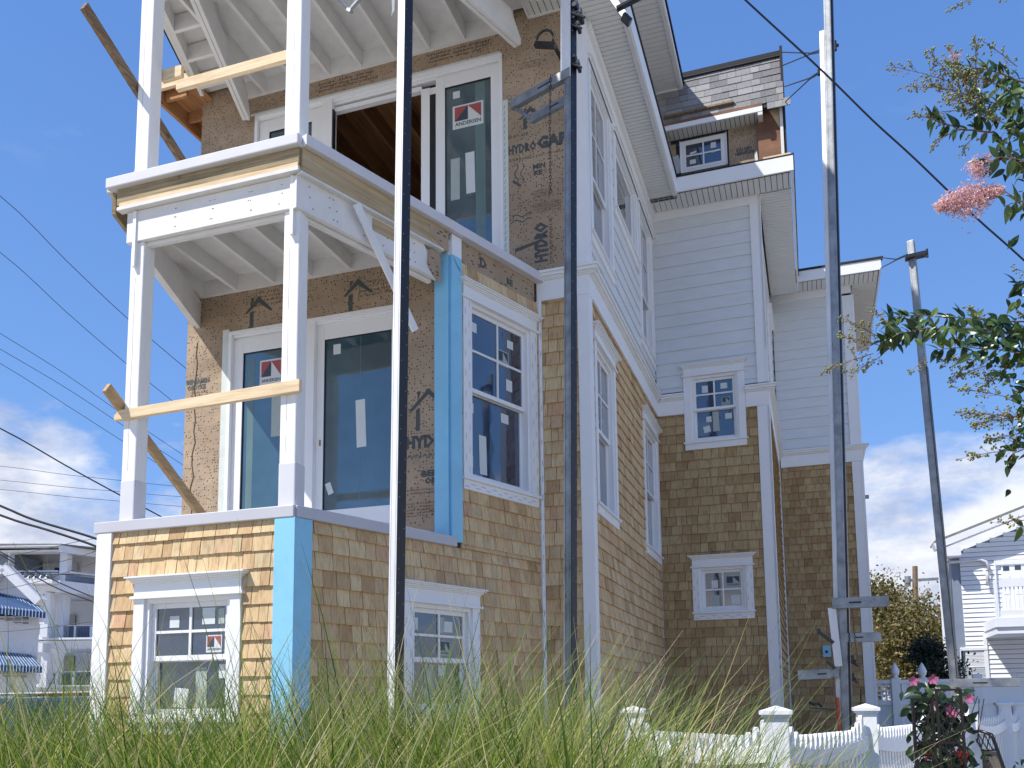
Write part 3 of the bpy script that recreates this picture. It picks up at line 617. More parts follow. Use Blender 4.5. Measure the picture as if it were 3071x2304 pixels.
c=MB(); FW.box(c,-4.155,-4.138,3.93,3.985,-.045,-.04); part('handle_plate',c,MT['osb'],d1)
c=MB(); FW.box(c,-5.19,-5.121,3.0,5.16,0,.004); part('flashing_tape',c,MT['tape'],d1)
d2=doorframe(FN,-5.74,-2.756,5.70,8.285,'wide upper sliding door with its middle panel open',[(-4.880,-4.745)])
leaf(FN,-5.70,-4.90,5.70,8.21,-.03,d2,sw=.13,sr=.12); c=MB(); FN.box(c,-4.90,-4.88,5.70,8.21,-.10,-.05); FN.box(c,-3.593,-3.517,5.70,8.05,-.05,-.045); FN.box(c,-4.742,-4.729,5.7,8.13,-.05,0); part('gap_strip',c,MT['black'],d2)
c=MB(); FN.box(c,-3.692,-3.593,5.70,8.135,-.11,-.045); FN.box(c,-3.593,-3.517,8.05,8.135,-.10,-.055); FN.box(c,-4.742,-3.692,8.13,8.18,-.11,-.05); part('door_leaf',c,MT['white'],d2,label='parked sliding leaf edge')
leaf(FN,-3.517,-2.791,5.70,8.21,-.03,d2,sw=.105,sr=.105,top=.13)
logo(FN,-3.328,7.585,.345,.262,-.0435,d2); paper(FN,-3.324,7.935,.078,.08,-.0435,d2); paper(FN,-3.178,6.84,.10,.455,-.0435,d2,ang=.02); paper(FN,-3.352,6.80,.10,.46,-.045,d2,key='paperg')
c=MB(); FN.box(c,-3.075,-2.965,5.95,8.06,-.0455,-.045); part('stile_and_reflection',c,MT['innr'],d2); c=MB(); FW.box(c,-3.752,-3.747,3.4,4.92,-.0605,-.060); FW.box(c,-4.93,-4.86,3.1,4.86,-.0455,-.045); part('stile_and_reflection',c,MT['innr'],d1,kind='stuff')  # wide lower strip paints a house reflection; upper one is an inner stile
c=MB(); FN.box(c,-2.756,-2.70,5.83,7.75,0,.004); FN.box(c,-5.80,-2.78,8.287,8.312,0,.004); part('flashing_tape',c,MT['tape'],d2)
g=MB()
for i in range(26): z=5.95+i*.068; text(g,FN,'/',-2.745,z,.0045,height=.045)
for i in range(30): text(g,FN,'/',-5.75+i*.1,8.289,.0045,height=.02,ang=-1.1)
part('tape_print',g,MT['inkg'],d2,kind='stuff')
# interior seen through the open leaf
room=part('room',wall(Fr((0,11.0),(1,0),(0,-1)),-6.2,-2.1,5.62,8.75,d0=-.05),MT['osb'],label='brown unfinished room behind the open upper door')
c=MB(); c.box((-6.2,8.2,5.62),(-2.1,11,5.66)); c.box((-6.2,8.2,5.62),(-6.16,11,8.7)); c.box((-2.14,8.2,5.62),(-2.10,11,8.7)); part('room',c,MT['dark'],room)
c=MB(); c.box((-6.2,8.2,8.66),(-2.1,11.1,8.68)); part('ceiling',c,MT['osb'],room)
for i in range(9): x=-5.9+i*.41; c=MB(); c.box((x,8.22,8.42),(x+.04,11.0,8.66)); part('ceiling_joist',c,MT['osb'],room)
# ---------------- housewrap print
g=MB(); g2=MB()
def para(mb,F,t,z,w,n,h,seed,bold=0):
    r=random.Random(seed); ws=['drainable','housewrap','install','printed','side','out','lap','fasten','per','code','building','wrap','moisture','drainage','weather']
    for i in range(n):
        s=' '.join(r.choice(ws) for _ in range(3)); text(mb,F,s,t+r.uniform(0,.04),z-i*h*1.35,.0012,width=w*r.uniform(.8,1),height=h,bold=bold)
text(g,FN,'HYDRO',-2.70,7.14,.0015,width=.30,height=.09,bold=.05); text(g,FN,'GAP',-2.40,7.14,.0015,width=.33,height=.12,bold=.06)
text(g2,FN,'DRAINABLE HOUSEWRAP',-2.69,7.055,.0015,width=.60,height=.028); text(g,FN,'HOUSE',-2.70,7.31,.0015,width=.22,height=.035)
text(g,FN,'MIN',-2.44,6.93,.0015,width=.13,height=.05,bold=.05); text(g,FN,'KE',-2.43,6.86,.0015,width=.09,height=.05,bold=.05)
def roof_icon(mb,F,t,z,s,th=.16):
    P=lambda x,y: F.p(t+x*s,z+y*s,.0015); v=tuple(F.n*.0006)
    mb.prism([P(0,.5),P(.5,1),P(.5,1-th*1.5),P(.08,.5-th*.2)],v); mb.prism([P(.5,1),P(1,.5),P(.92,.5-th*.2),P(.5,1-th*1.5)],v)
    mb.prism([P(.18,.5),P(.18,0),P(.18+th,0),P(.18+th,.55)],v); mb.prism([P(.22,.72),P(.22,.95),P(.22+th*.8,.95),P(.22+th*.8,.9)],v)
def wave(mb,F,t,z,s,hor=True):
    for j in range(2):
        pts=[]
        for i in range(13): a=i/12; q=(a*s, math.sin(a*9.4)*.08*s+j*.28*s); pts.append(q if hor else (q[1],q[0]))
        for (a,b),(c_,e) in zip(pts,pts[1:]): mb.add([F.p(t+a,z+b,.0014),F.p(t+c_,z+e,.0014),F.p(t+c_+(0 if hor else .01),z+e+(.012 if hor else 0),.0014),F.p(t+a+(0 if hor else .01),z+b+(.012 if hor else 0),.0014)],[(0,1,2,3)])
wave(g,FN,-2.62,6.80,.22,False); wave(g,FN,-2.66,6.40,.20); roof_icon(g,FN,-2.58,7.38,.24); g.prism([FN.p(-2.66,6.83,.0014),FN.p(-2.57,6.77,.0014),FN.p(-2.565,6.79,.0014),FN.p(-2.65,6.86,.0014)],tuple(FN.n*.0005))
text(g,FN,'HYDRO',-2.31,5.93,.0015,width=.42,height=.12,ang=math.pi/2,bold=.06); text(g2,FN,'DRAINABLE',-2.25,5.93,.0015,width=.45,height=.03,ang=math.pi/2)
para(g2,FN,-2.45,6.68,.2,3,.02,3); para(g2,FN,-2.45,6.54,.3,4,.02,4); para(g2,FN,-4.95,8.45,.75,3,.03,5,.02); para(g2,FN,-3.60,8.46,.75,3,.03,6,.02); para(g2,FN,-2.6,8.1,.3,3,.02,7)
c=g; text(g,FN,'BENJAMIN',-6.2,6.55,.0015,width=.22,height=.035,ang=math.pi/2,bold=.05); text(g,FN,'OBDYKE',-6.14,6.58,.0015,width=.18,height=.035,ang=math.pi/2,bold=.05)
para(g2,FN,-6.42,6.38,.5,6,.02,8); text(g2,FN,'HYDROGAP',-5.98,6.6,.0015,width=.3,height=.04,ang=math.pi/2)
g.prism([FN.p(-2.64,6.12,.0014),FN.p(-2.38,6.17,.0014),FN.p(-2.38,6.14,.0014),FN.p(-2.64,6.08,.0014)],tuple(FN.n*.0005))
part('print',g,MT['inkg'],wn,kind='stuff'); part('print',g2,MT['inkbr'],wn,kind='stuff')
g=MB(); g2=MB()
text(g,FW,'HYDR',-3.27,3.80,.0015,width=.36,height=.10,bold=.06); text(g,FW,'AINABLE',-3.26,3.71,.0015,width=.33,height=.032); roof_icon(g,FW,-3.24,3.95,.37,.10)
text(g,FW,'BENJ',-3.12,3.54,.0015,width=.20,height=.05,bold=.06); text(g,FW,'OBD',-3.09,3.475,.0015,width=.16,height=.05,bold=.06); para(g2,FW,-3.24,3.42,.3,2,.022,9); para(g2,FW,-3.28,3.30,.36,5,.02,10)
text(g,FW,'BENJAMIN',-5.59,4.67,.0015,width=.26,height=.045,bold=.06); text(g,FW,'OBDYKE',-5.58,4.61,.0015,width=.21,height=.045,bold=.06); para(g2,FW,-5.55,4.57,.2,2,.025,12); para(g2,FW,-4.9,5.46,.6,4,.03,13); para(g2,FW,-3.75,5.38,.5,4,.03,14)
roof_icon(g,FW,-4.95,5.14,.30,.14); roof_icon(g,FW,-3.9,5.14,.30,.14)
part('print',g,MT['inkg'],ww,kind='stuff'); part('print',g2,MT['inkbr'],ww,kind='stuff')
# crumpled wrap edge and seam on the left end of the porch wall
s=MB(); r=random.Random(3); pts=[(-5.49+r.uniform(-.02,.02),2.99+i*.11) for i in range(20)]
for (a,z0),(b,z1) in zip(pts,pts[1:]): s.prism([FW.p(a-.004,z0,.001),FW.p(a+.006,z0,.001),FW.p(b+.006,z1,.001),FW.p(b-.004,z1,.001)],(0,-.002,0))
part('seam',s,MT['dark'],ww)
# ---------------- soffits, fascias, roofs
def slats(P0,u,v,L,Wd,pitch,mat,parent,gap=.009,th=.012,down=True,mitre=(0,0)):
    """boards laid side by side along u (length L), each spanning Wd along v"""
    u=Vector(u);v=Vector(v);P0=Vector(P0); n=int(L/pitch)
    for i in range(n+1):
        a=i*pitch; b=min(a+pitch-gap,L)
        if b-a<.01: continue
        w0=min(Wd,1e9); va0=vb0=0; va1=vb1=Wd
        if mitre[0]: va0=min(Wd,max(0,mitre[0]-a)) ; vb0=min(Wd,max(0,mitre[0]-b))
        if mitre[1]: va1=Wd-min(Wd,max(0,a-(L-mitre[1]))); vb1=Wd-min(Wd,max(0,b-(L-mitre[1])))
        mb=MB(); q=[P0+u*a+v*va0,P0+u*b+v*vb0,P0+u*b+v*vb1,P0+u*a+v*va1]; mb.prism(q,(0,0,th)); part('soffit_slat',mb,mat,parent)
def soffit(label,P0,u,v,L,Wd,pitch=.066,mitre=(0,0),back=.02):
    m=MB(); u_=Vector(u);v_=Vector(v);p=Vector(P0)+Vector((0,0,.0125)); m.prism([p,p+u_*L,p+u_*L+v_*Wd,p+v_*Wd],(0,0,.01)); o=part('soffit',m,MT['dark'],label=label)
    slats(P0,u,v,L,Wd,pitch,MT['soffit'],o,mitre=mitre); return o
ZS=8.495
soffit('grooved vinyl soffit along the side wall eave',(-1.905,7.60,ZS),(0,1,0),(1,0,0),4.14,.425)
soffit('grooved vinyl soffit in front of the middle block',(-1.88,11.64,ZS),(1,0,0),(0,1,0),1.90,.38,pitch=.075)
soffit('grooved vinyl soffit along the side of the middle block',(-.40,12.0,ZS),(0,1,0),(1,0,0),3.30,.42,pitch=.075)
soffit('grooved vinyl soffit in front of the rear block',(-.39,15.33,8.66),(1,0,0),(0,1,0),1.72,.38,pitch=.075)
soffit('grooved vinyl soffit at the right end of the rear block',(.93,15.72,8.66),(0,1,0),(1,0,0),3.2,.40,pitch=.075)
soffit('small grooved vinyl soffit over the front corner',(-2.45,7.62,8.60),(1,0,0),(0,1,0),.60,.43,pitch=.066)
c=MB(); c.box((-2.47,7.58,8.585),(-2.45,8.05,8.66)); c.box((-2.45,8.036,8.585),(-1.9,8.055,8.60)); part('trim_strip',c,MT['soffit'])
def lshape(name,pts,zb,zt,mat,th=.03,**k):
    c=MB()
    for a,b in zip(pts,pts[1:]):
        a=Vector((a[0],a[1],0));b=Vector((b[0],b[1],0)); d=(b-a).normalized(); n=Vector((d.y,-d.x,0)); a2=a; b2=b+d*0
        c.prism([(a2.x,a2.y,zb),(b2.x,b2.y,zb),(b2.x,b2.y,zt),(a2.x,a2.y,zt)],tuple(n*-th))
    return part(name,c,mat,**k)
c=MB(); c.box((-1.490,7.40,8.47),(-1.462,11.61,8.70)); part('fascia',c,MT['white'],label='white fascia of the side wall eave')
c=MB(); c.box((-1.53,7.40,8.475),(-1.490,11.63,8.497)); part('soffit_channel',c,MT['soffit'])
c=MB(); c.box((-1.462,11.582,8.50),(.060,11.61,8.705)); part('fascia',c,MT['white'],label='broad white fascia below the dormer')
c=MB(); c.box((.032,11.612,8.50),(.060,15.28,8.70)); part('fascia',c,MT['white'],label='white fascia on the side of the middle block')
c=MB(); c.box((.034,15.255,8.655),(1.37,15.283,8.835)); part('fascia',c,MT['white'],label='white fascia of the rear block')
c=MB(); c.box((1.342,15.285,8.655),(1.37,19,8.83)); part('fascia',c,MT['white'])
c=MB(); c.box((-1.84,12.02,8.49),(-.4,12.05,8.50));  part('crown_strip',c,MT['white'],bevel=.01)
# roof planes
c=MB(); c.prism([(-1.45,7.2,8.705),(-1.45,11.6,8.705),(-2.6,11.6,9.05),(-2.6,7.2,9.05)],(0,0,.04)); part('roof_slab',c,MT['roofedge'],label='low roof behind the side eave')
c=MB(); c.prism([(-1.5,11.58,8.708),(.06,11.58,8.708),(.06,12.05,8.76),(-1.5,12.05,8.76)],(0,0,.02)); part('roof_slab',c,MT['roofedge'],label='dark flashing on the ledge below the dormer')
c=MB(); c.box((-.32,11.62,8.735),(.03,11.74,8.775)); part('wood_strip',c,MT['newwood'])
c=MB(); c.prism([(.0,15.24,8.838),(1.41,15.24,8.838),(1.41,19,10),(0,19,10)],(0,0,.035)); part('roof_slab',c,MT['roofedge'],label='thin dark roof of the rear block'); 
c=MB(); c.prism([(.05,11.7,8.71),(.075,11.7,8.71),(.075,15.4,8.76),(.05,15.4,8.76)],(0,0,.10)); part('roof_edge',c,MT['roofedge'])
# dormer
FDm=Fr((0,12.20),(1,0),(0,-1))
h11=window(FDm,-1.475,-.815,9.13,9.61,'small four pane dormer window set in torn dark wrap',low=False,hood=0,apron=0,cw=.012,rec=-.01,stick=[('P',-1.04,9.42,.075,.085),('P',-1.33,9.385,.09,.03,True,.2),('P',-1.34,9.24,.085,.065),('P',-1.03,9.35,.09,.03,True,.1)])
dw=part('wall',wall(FDm,-1.914,-.385,8.76,9.67,[h11]),MT['wrap'],label='dormer wall in brown housewrap')
c=MB(); FDm.box(c,-1.60,-.82,9.60,9.665,0,.004); FDm.box(c,-1.53,-1.47,9.0,9.66,0,.0045); FDm.box(c,-1.53,-.80,9.04,9.11,0,.004); FDm.box(c,-.815,-.79,9.05,9.66,0,.0045); part('dark_flashing',c,MT['black'],dw)
c=MB(); c.prism([FDm.p(-1.62,9.15,.006),FDm.p(-1.49,9.12,.03),FDm.p(-1.47,9.30,.05),FDm.p(-1.50,9.41,.03),FDm.p(-1.62,9.40,.006)],(0,-.002,0)); c.prism([FDm.p(-1.60,8.88,.004),FDm.p(-1.18,8.93,.05),FDm.p(-1.42,9.06,.03),FDm.p(-1.60,9.02,.006)],(0,-.002,0)); part('loose_wrap',c,MT['cap'],dw,label='pale loose sheet by the dormer window')
c=MB(); FDm.box(c,-1.50,-1.40,9.56,9.60,.004,.007); part('blue_scrap',c,pmat('blue_sheet',(.02,.12,.45),.5,.05),dw)
c=MB(); c.prism([FDm.p(-.50,9.02,.004),FDm.p(-.40,9.08,.03),FDm.p(-.41,9.22,.04),FDm.p(-.45,9.22,.02),FDm.p(-.44,9.10,.01)],(0,-.002,0)); part('torn_scrap',c,MT['paper'],dw)
g=MB(); text(g,FDm,'BENJAMIN',-.45,9.28,.0015,width=.26,height=.05,ang=math.pi,bold=.05); text(g,FDm,'OBDYKE',-.47,9.34,.0015,width=.22,height=.05,ang=math.pi,bold=.05); para(g,FDm,-.76,9.62,.33,5,.018,20); part('print',g,MT['inkg'],dw,kind='stuff')
c=MB(); c.box((-.385,12.10,8.76),(-.085,12.16,9.80)); part('plywood_panel',c,MT['ply'],label='rust brown plywood beside the dormer wall')
c=MB(); c.box((-.085,12.04,8.74),(-.045,12.20,9.75)); part('trim_strip',c,MT['soffit']); c=MB(); c.box((-.045,12.06,8.74),(-.008,12.30,10.65)); part('roof_edge',c,MT['roofedge'])
c=MB(); c.prism([(-.22,12.095,9.74),(-.09,12.095,9.75),(-.09,12.095,9.45)],(0,-.004,0)); part('pale_board',c,MT['newwood'])
soffit('short grooved vinyl soffit under the dormer eave',(-1.80,11.955,9.655),(1,0,0),(0,1,0),1.43,.24,pitch=.066)
c=MB(); c.box((-1.80,11.925,9.65),(-.305,11.952,9.722)); part('fascia',c,MT['white'],label='narrow white fascia of the dormer eave'); c=MB(); c.box((-1.80,11.935,9.722),(-.305,11.965,9.775)); part('sub_fascia',c,MT['ply'])
c=MB(); c.box((-.37,11.93,9.60),(-.305,12.18,9.70)); part('soffit_return',c,MT['soffit'])
# steep roof with individual asphalt tabs
sp=math.radians(74); up=Vector((0,math.cos(sp),math.sin(sp))); nn=Vector((0,-math.sin(sp),math.cos(sp))); RO=Vector((0,11.945,9.70))
def RP(x,s,d=0): return RO+Vector((x,0,0))+up*s+nn*d
c=MB(); c.prism([RP(-3.4,0.08,-.05),RP(-.02,0.0,-.05),RP(-.02,.905,-.05),RP(-3.4,.905,-.05)],tuple(nn*.045)); rs=part('roof_slab',c,MT['roofedge'],label='steep shingled roof above the dormer eave')
k=0; r=random.Random(9)
while k*.128<.83:
    s0=.075+k*.128; x=-3.3-r.random()*.15
    while x<-.02:
        wd_=r.choice((.12,.16,.2,.24)); x1=min(x+wd_,-.018); dd=r.choice((.006,.010))
        c=MB(); c.box8([RP(x,s0,0),RP(x1-.003,s0,0),RP(x1-.003,s0,dd+.004),RP(x,s0,dd+.004),RP(x,s0+.14,0),RP(x1-.003,s0+.14,0),RP(x1-.003,s0+.14,.002),RP(x,s0+.14,.002)]); part('roof_shingle',c,MT['roof'],rs); x=x1 if x1<-.02 else 9
    k+=1
for s0 in (-.05,):
    x=-.24
    while x<-.02: c=MB(); c.box8([RP(x,s0,0),RP(x+.1,s0,0),RP(x+.1,s0,.012),RP(x,s0,.012),RP(x,s0+.15,0),RP(x+.1,s0+.15,0),RP(x+.1,s0+.15,.004),RP(x,s0+.15,.004)]); part('roof_shingle',c,MT['roof'],rs); x+=.102
c=MB(); c.prism([RP(-3.4,.90,-.05),RP(-.01,.90,-.05),RP(-.01,.97,-.05),RP(-3.4,.97,-.05)],tuple(nn*.09)); c.box((-3.4,12.16,10.60),(-.02,13.6,10.66)); part('roof_edge',c,MT['roofedge'],label='black ridge edge of the steep roof')
c=MB(); c.bar(RP(-1.66,.19,.03),RP(-.68,.20,.03),.035,.04,up=tuple(nn)); part('roof_plank',c,MT['oldwood'],label='weathered stick lying across the steep roof')
c=MB(); c.box((-3.4,12.3,8.7),(-.05,13.5,10.6)); part('wall',c,MT['dark'],label='attic mass behind the steep roof')
# high eave
soffit('highest grooved soffit above the side eave',(-1.98,4.9,10.40),(0,1,0),(1,0,0),7.22,.56,pitch=.085)
c=MB(); c.box((-1.42,4.9,10.385),(-1.395,12.14,10.47)); c.box((-1.98,12.115,10.385),(-1.42,12.14,10.43)); part('fascia',c,MT['white'],label='white fascia of the highest eave')
c=MB(); c.box((-1.46,4.9,10.387),(-1.42,12.11,10.40)); part('soffit_channel',c,MT['soffit'])
c=MB(); c.prism([(-1.375,4.85,10.472),(-1.375,12.18,10.472),(-2.6,12.18,11.1),(-2.6,4.85,11.1)],(0,0,.05)); part('roof_slab',c,MT['roofedge'],label='highest roof edge, black underlayment')
c=MB(); c.box((-6.3,8.2,8.74),(-1.98,12.1,10.41)); c.prism([(-1.40,4.9,10.52),(-3.9,4.9,11.75),(-6.4,4.9,10.52)],(0,7.2,0)); c.box((-6.3,12.35,8.74),(-.1,20,9.9)); part('wall',c,MT['siding'],label='upper storey wall above the side eave')
# left house body roof
c=MB(); c.box((-6.4,8.2,8.745),(-2.6,20.8,10.4)); c.prism([(-6.9,8.06,8.66),(-2.6,8.06,8.80),(-2.6,20,8.80),(-6.9,20,8.66)],(0,0,.05)); part('roof_slab',c,MT['roofedge'],label='main roof mass')
# ---------------- flush the shingles: the largest in the picture one by one, the rest together
def proj_area(s):
    F,a,b,z0,z1=s[:5]; q=F.p((a+b)/2,(z0+z1)/2,0)-EYE; zc=q.dot(rf); u=CXP+FPX*q.dot(rr)/zc; v=CYP+FPX*q.dot(rd)/zc
    if not(0<u<W0 and 0<v<2120): return 0
    return (b-a)*EXP*abs(q.normalized().dot(F.n))/(zc*zc)
SH.sort(key=proj_area,reverse=True)
_unit={}
def unit(key):
    if key not in _unit:
        mb=MB(); mb.box8([(0,0,0),(1,0,0),(1,0,1),(0,0,1),(0,1,0),(1,1,0),(1,1,.2),(0,1,.2)]); m=mb.mesh('shingle'); fixn(m); m.materials.append(MT[key]); _unit[key]=m
    return _unit[key]
for s in SH[:300]:
    F,a,b,z0,z1,tl,key,pa=s; o=bpy.data.objects.new('shingle',unit(key)); COL.objects.link(o); p=F.p(a,z0,0)
    o.parent=pa; o.matrix_parent_inverse=Matrix.Identity(4)
    m3=Matrix((F.u*(b-a),Vector((0,0,z1-z0)),F.n*tl)).transposed(); o.matrix_basis=Matrix.Translation(p)@m3.to_4x4()
V=[];Fc=[];I=[]
for s in SH[300:]:
    F,a,b,z0,z1,tl,key,pa=s; bb_=len(V); t1=.004
    for (t,z,d) in ((a,z0,0),(b,z0,0),(b,z0,tl),(a,z0,tl),(a,z1,0),(b,z1,0),(b,z1,t1),(a,z1,t1)): V.append(tuple(F.p(t,z,d)))
    Fc+=[tuple(bb_+i for i in f) for f in ((0,3,2,1),(4,5,6,7),(0,1,5,4),(1,2,6,5),(2,3,7,6),(3,0,4,7))]; I+=[0 if key=='shin' else 1]*6
m=bpy.data.meshes.new('shingles'); m.from_pydata(V,[],Fc); m.materials.append(MT['shin']); m.materials.append(MT['shind']); m.polygons.foreach_set('material_index',I); m.update(); fixn(m)
o=obj('shingles',m,None,HOUSE,kind='stuff'); print('shingles',len(SH))
# ================================================================ POLES
def mast(base,top,w,ang,mat,parent,strip=None,name='mast'):
    b,t=Vector(base),Vector(top); ux=Vector((math.cos(ang),math.sin(ang),0)); uy=Vector((-math.sin(ang),math.cos(ang),0)); h=w/2
    mb=MB(); q=[]
    for p in (b,t): q+=[p-ux*h-uy*h,p+ux*h-uy*h,p+ux*h+uy*h,p-ux*h+uy*h]
    mb.box8(q); o=obj(name,mb,mat,parent,bevel=.004)
    g=MB()
    for s in (-.30,.30):   # rolled ribs down the front face
        q=[]
        for p in (b,t):
            c=p+ux*(w*s)-uy*h; q+=[c-ux*.003-uy*.003,c+ux*.003-uy*.003,c+ux*.003,c-ux*.003]
        g.box8(q)
    obj('rib',g,mat,parent,kind='stuff')
    if strip:
        z0,z1=strip; m=MB(); q=[]
        for z in (z0,z1):
            p=b+(t-b)*((z-b.z)/(t.z-b.z))+ux*(h+.001); q+=[p-uy*h*1.04,p+ux*.006-uy*h*1.04,p+ux*.006+uy*h*1.04,p+uy*h*1.04]
        m.box8(q); obj('rubber_strip',m,MT['black'],parent)
        r=random.Random(int(w*1e4)+int(b.x*100)); d=MB(); z=z0+.1
        while z<z1: 
            p=b+(t-b)*((z-b.z)/(t.z-b.z))+ux*(h+.0075)+uy*(h*.6*r.choice((-1,1))); d.box((p.x-.002,p.y-.003,p.z-.004),(p.x+.002,p.y+.003,p.z+.004)); z+=r.uniform(.07,.13)
        obj('nail_heads',d,MT['galv'],parent,kind='stuff')
    return o
def chan(name,p0,p1,w,h,mat,parent,lab=None,slots=True):
    """a pressed steel channel arm with slots"""
    p0,p1=Vector(p0),Vector(p1); d=(p1-p0).normalized(); up=Vector((0,0,1)); sd=d.cross(up).normalized(); mb=MB()
    mb.bar(p0,p1,.006,h)
    mb.bar(p0+up*(h/2)+sd*w/2,p1+up*(h/2)+sd*w/2,w,.006); mb.bar(p0-up*(h/2)+sd*w/2,p1-up*(h/2)+sd*w/2,w,.006)
    mb.bar(p0+sd*w,p1+sd*w,.006,h)
    o=obj(name,mb,mat,parent,label=lab,bevel=.001)
    if slots:
        L=(p1-p0).length; g=MB(); 
        for a,b in ((.30,.52),):
            for sgn in (-1,1):
                e=sd*(-.0042 if sgn<0 else w+.0042); g.bar(p0+d*L*a+e,p0+d*L*b+e,.002,h*.16)
        obj('slot',g,MT['black'],parent)
    return o
def chain(name,pts,parent,mat,link=.022,r=.0032):
    mb=MB(); P=[Vector(p) for p in pts]; i=0
    for a,b in zip(P,P[1:]):
        L=(b-a).length; n=max(1,int(L/(link*1.5))); d=(b-a).normalized()
        for k in range(n):
            c=a+(b-a)*((k+.5)/n); s1=d.cross(Vector((0.3,1,0)) if i%2 else Vector((1,.3,0))).normalized(); q=[]
            for j in range(9): t=2*math.pi*j/8; q.append(c+d*math.cos(t)*link+s1*math.sin(t)*link*.5)
            mb.tube(q,r,5,False); i+=1
    return obj(name,mb,mat,parent,kind='stuff')
aD=math.atan2(nD[1],nD[0])
p1=thing('scaffold_pole','tall scaffold pole with sunlit white side and black rubber side, nearest the lower angled wall','scaffold pole',(-2.745,5.56,0),'pump jack scaffold poles round the house')
mast((-2.745,5.56,0),(-2.655,5.60,9.6),.076,aD,MT['alu'],p1,(0.1,9.5))
p2=thing('scaffold_pole','scaffold pole before the front corner board, clamped jack arms near its top','scaffold pole',(-1.80,6.60,0),'pump jack scaffold poles round the house')
mast((-1.80,6.60,0),(-1.625,6.643,9.6),.070,aD,MT['galv'],p2,(0.1,9.5))
nv=Vector((nD[0],nD[1],0)); dv=Vector((dD[0],dD[1],0)); c0=Vector((-1.69,6.63,0))
def up_(z): return Vector((-1.80,6.60,0))+(Vector((-1.625,6.643,9.6))-Vector((-1.80,6.60,0)))*(z/9.6)
g=MB(); a=up_(6.70)-dv*.045; g.bar(a-nv*.012,up_(9.5)-dv*.045-nv*.012,.004,.10,up=tuple(nv)); obj('face_plate',g,MT['alu'],p2,label='bright bolted plate on the upper pole',bevel=.002)
a=up_(6.74)-dv*.05; chan('jack_arm',a+nv*.03,a-nv*.60,.05,.075,MT['galv'],p2,'galvanised arm of the upper jack')
a=up_(6.60)+dv*.05; chan('jack_arm',a-nv*.02,a-nv*.46,.04,.07,MT['galv'],p2,'lower galvanised arm of the jack')
g=MB(); g.bar(up_(6.74)-dv*.05-nv*.60,up_(6.60)+dv*.05-nv*.46,.012,.03); g.bar(up_(6.72)-nv*.3-dv*.03,up_(6.62)-nv*.3+dv*.06,.010,.010); obj('cross_tie',g,MT['galv'],p2)
def clamp(P,z,parent,s=1.0):
    c=P; g=MB(); 
    for k,(dx,dz,w_,h_) in enumerate(((.05,.05,.05,.10),(.075,.0,.06,.05),(.10,-.06,.035,.05),(.055,-.02,.075,.03))):
        g.box((c.x+dx*s-w_*s/2,c.y-.04*s,z+dz*s-h_*s/2),(c.x+dx*s+w_*s/2,c.y+.03*s,z+dz*s+h_*s/2))
    g.tube([(c.x+.02*s,c.y-.05*s,z-.01),(c.x+.14*s,c.y-.05*s,z-.09*s)],.012*s,8); g.tube([(c.x+.05*s,c.y-.06*s,z+.05),(c.x+.05*s,c.y+.05*s,z+.05)],.022*s,10)
    return obj('jack_clamp',g,MT['blackmetal'],parent,bevel=.004)
clamp(up_(7.28),7.28,p2); clamp(up_(7.18),7.18,p2,.8); clamp(up_(6.83),6.83,p2,.8)
chain('chain',[up_(6.80)-nv*.16-dv*.055,up_(6.3)-nv*.17-dv*.05,up_(5.75)-nv*.16-dv*.05],p2,MT['blackmetal'],.02)
# galvanised arm hanging into the frame right of the pole, and the V bracket over the porch
g=MB(); A=at(1800,-60,7.2); B=at(1885,62,7.0); g.bar(A,B,.05,.045); obj('jack_arm',g,MT['galv'],p2,label='galvanised arm end with a black foot at the top edge'); g=MB(); g.bar(at(1868,48,6.98),at(1890,70,6.98),.07,.03); g.bar(at(1850,28,6.95),at(1960,-30,6.9),.05,.02); obj('arm_foot',g,MT['blackmetal'],p2)
vb=thing('hanging_bracket','thin metal V shaped bracket hanging at the top edge above the porch','bracket',tuple(at(1050,20,6.3)))
g=MB(); g.bar(at(1000,-20,6.3),at(1050,34,6.3),.028,.014); g.bar(at(1085,-10,6.3),at(1050,30,6.3),.028,.014); g.bar(at(1052,-20,6.35),at(1052,26,6.35),.006,.006); g.bar(at(1044,30,6.3),at(1054,36,6.28),.03,.02); obj('strut',g,MT['galv'],vb,kind='stuff')
tp=thing('torn_tape','narrow strip of torn white tape hanging beside the white scaffold pole','tape',tuple(at(1178,20,6.4)))
g=MB(); g.prism([at(1174,-10,6.4),at(1184,-10,6.4),at(1182,36,6.4),at(1176,36,6.4)],(0,.002,0)); g.prism([at(1175,34,6.4),at(1179,34,6.4),at(1174,50,6.4)],(0,.002,0)); obj('strip',g,MT['paper'],tp)
# black hoop fixed on the wall
hp=part('wall_hoop',MB().tube([FN.p(-2.23+.085*math.cos(t),8.13+.10*math.sin(t),.22) for t in [x*math.pi/10 for x in range(-1,12)]],.013,8),MT['blackmetal'],label='black hoop bracket sticking out from the housewrap wall',smooth=True)
g=MB(); g.bar(FN.p(-2.33,8.10,.22),FN.p(-2.12,8.02,.24),.05,.05); g.bar(FN.p(-2.14,8.05,.22),FN.p(-2.12,8.05,.0),.03,.03); part('hoop_arm',g,MT['blackmetal'],hp)
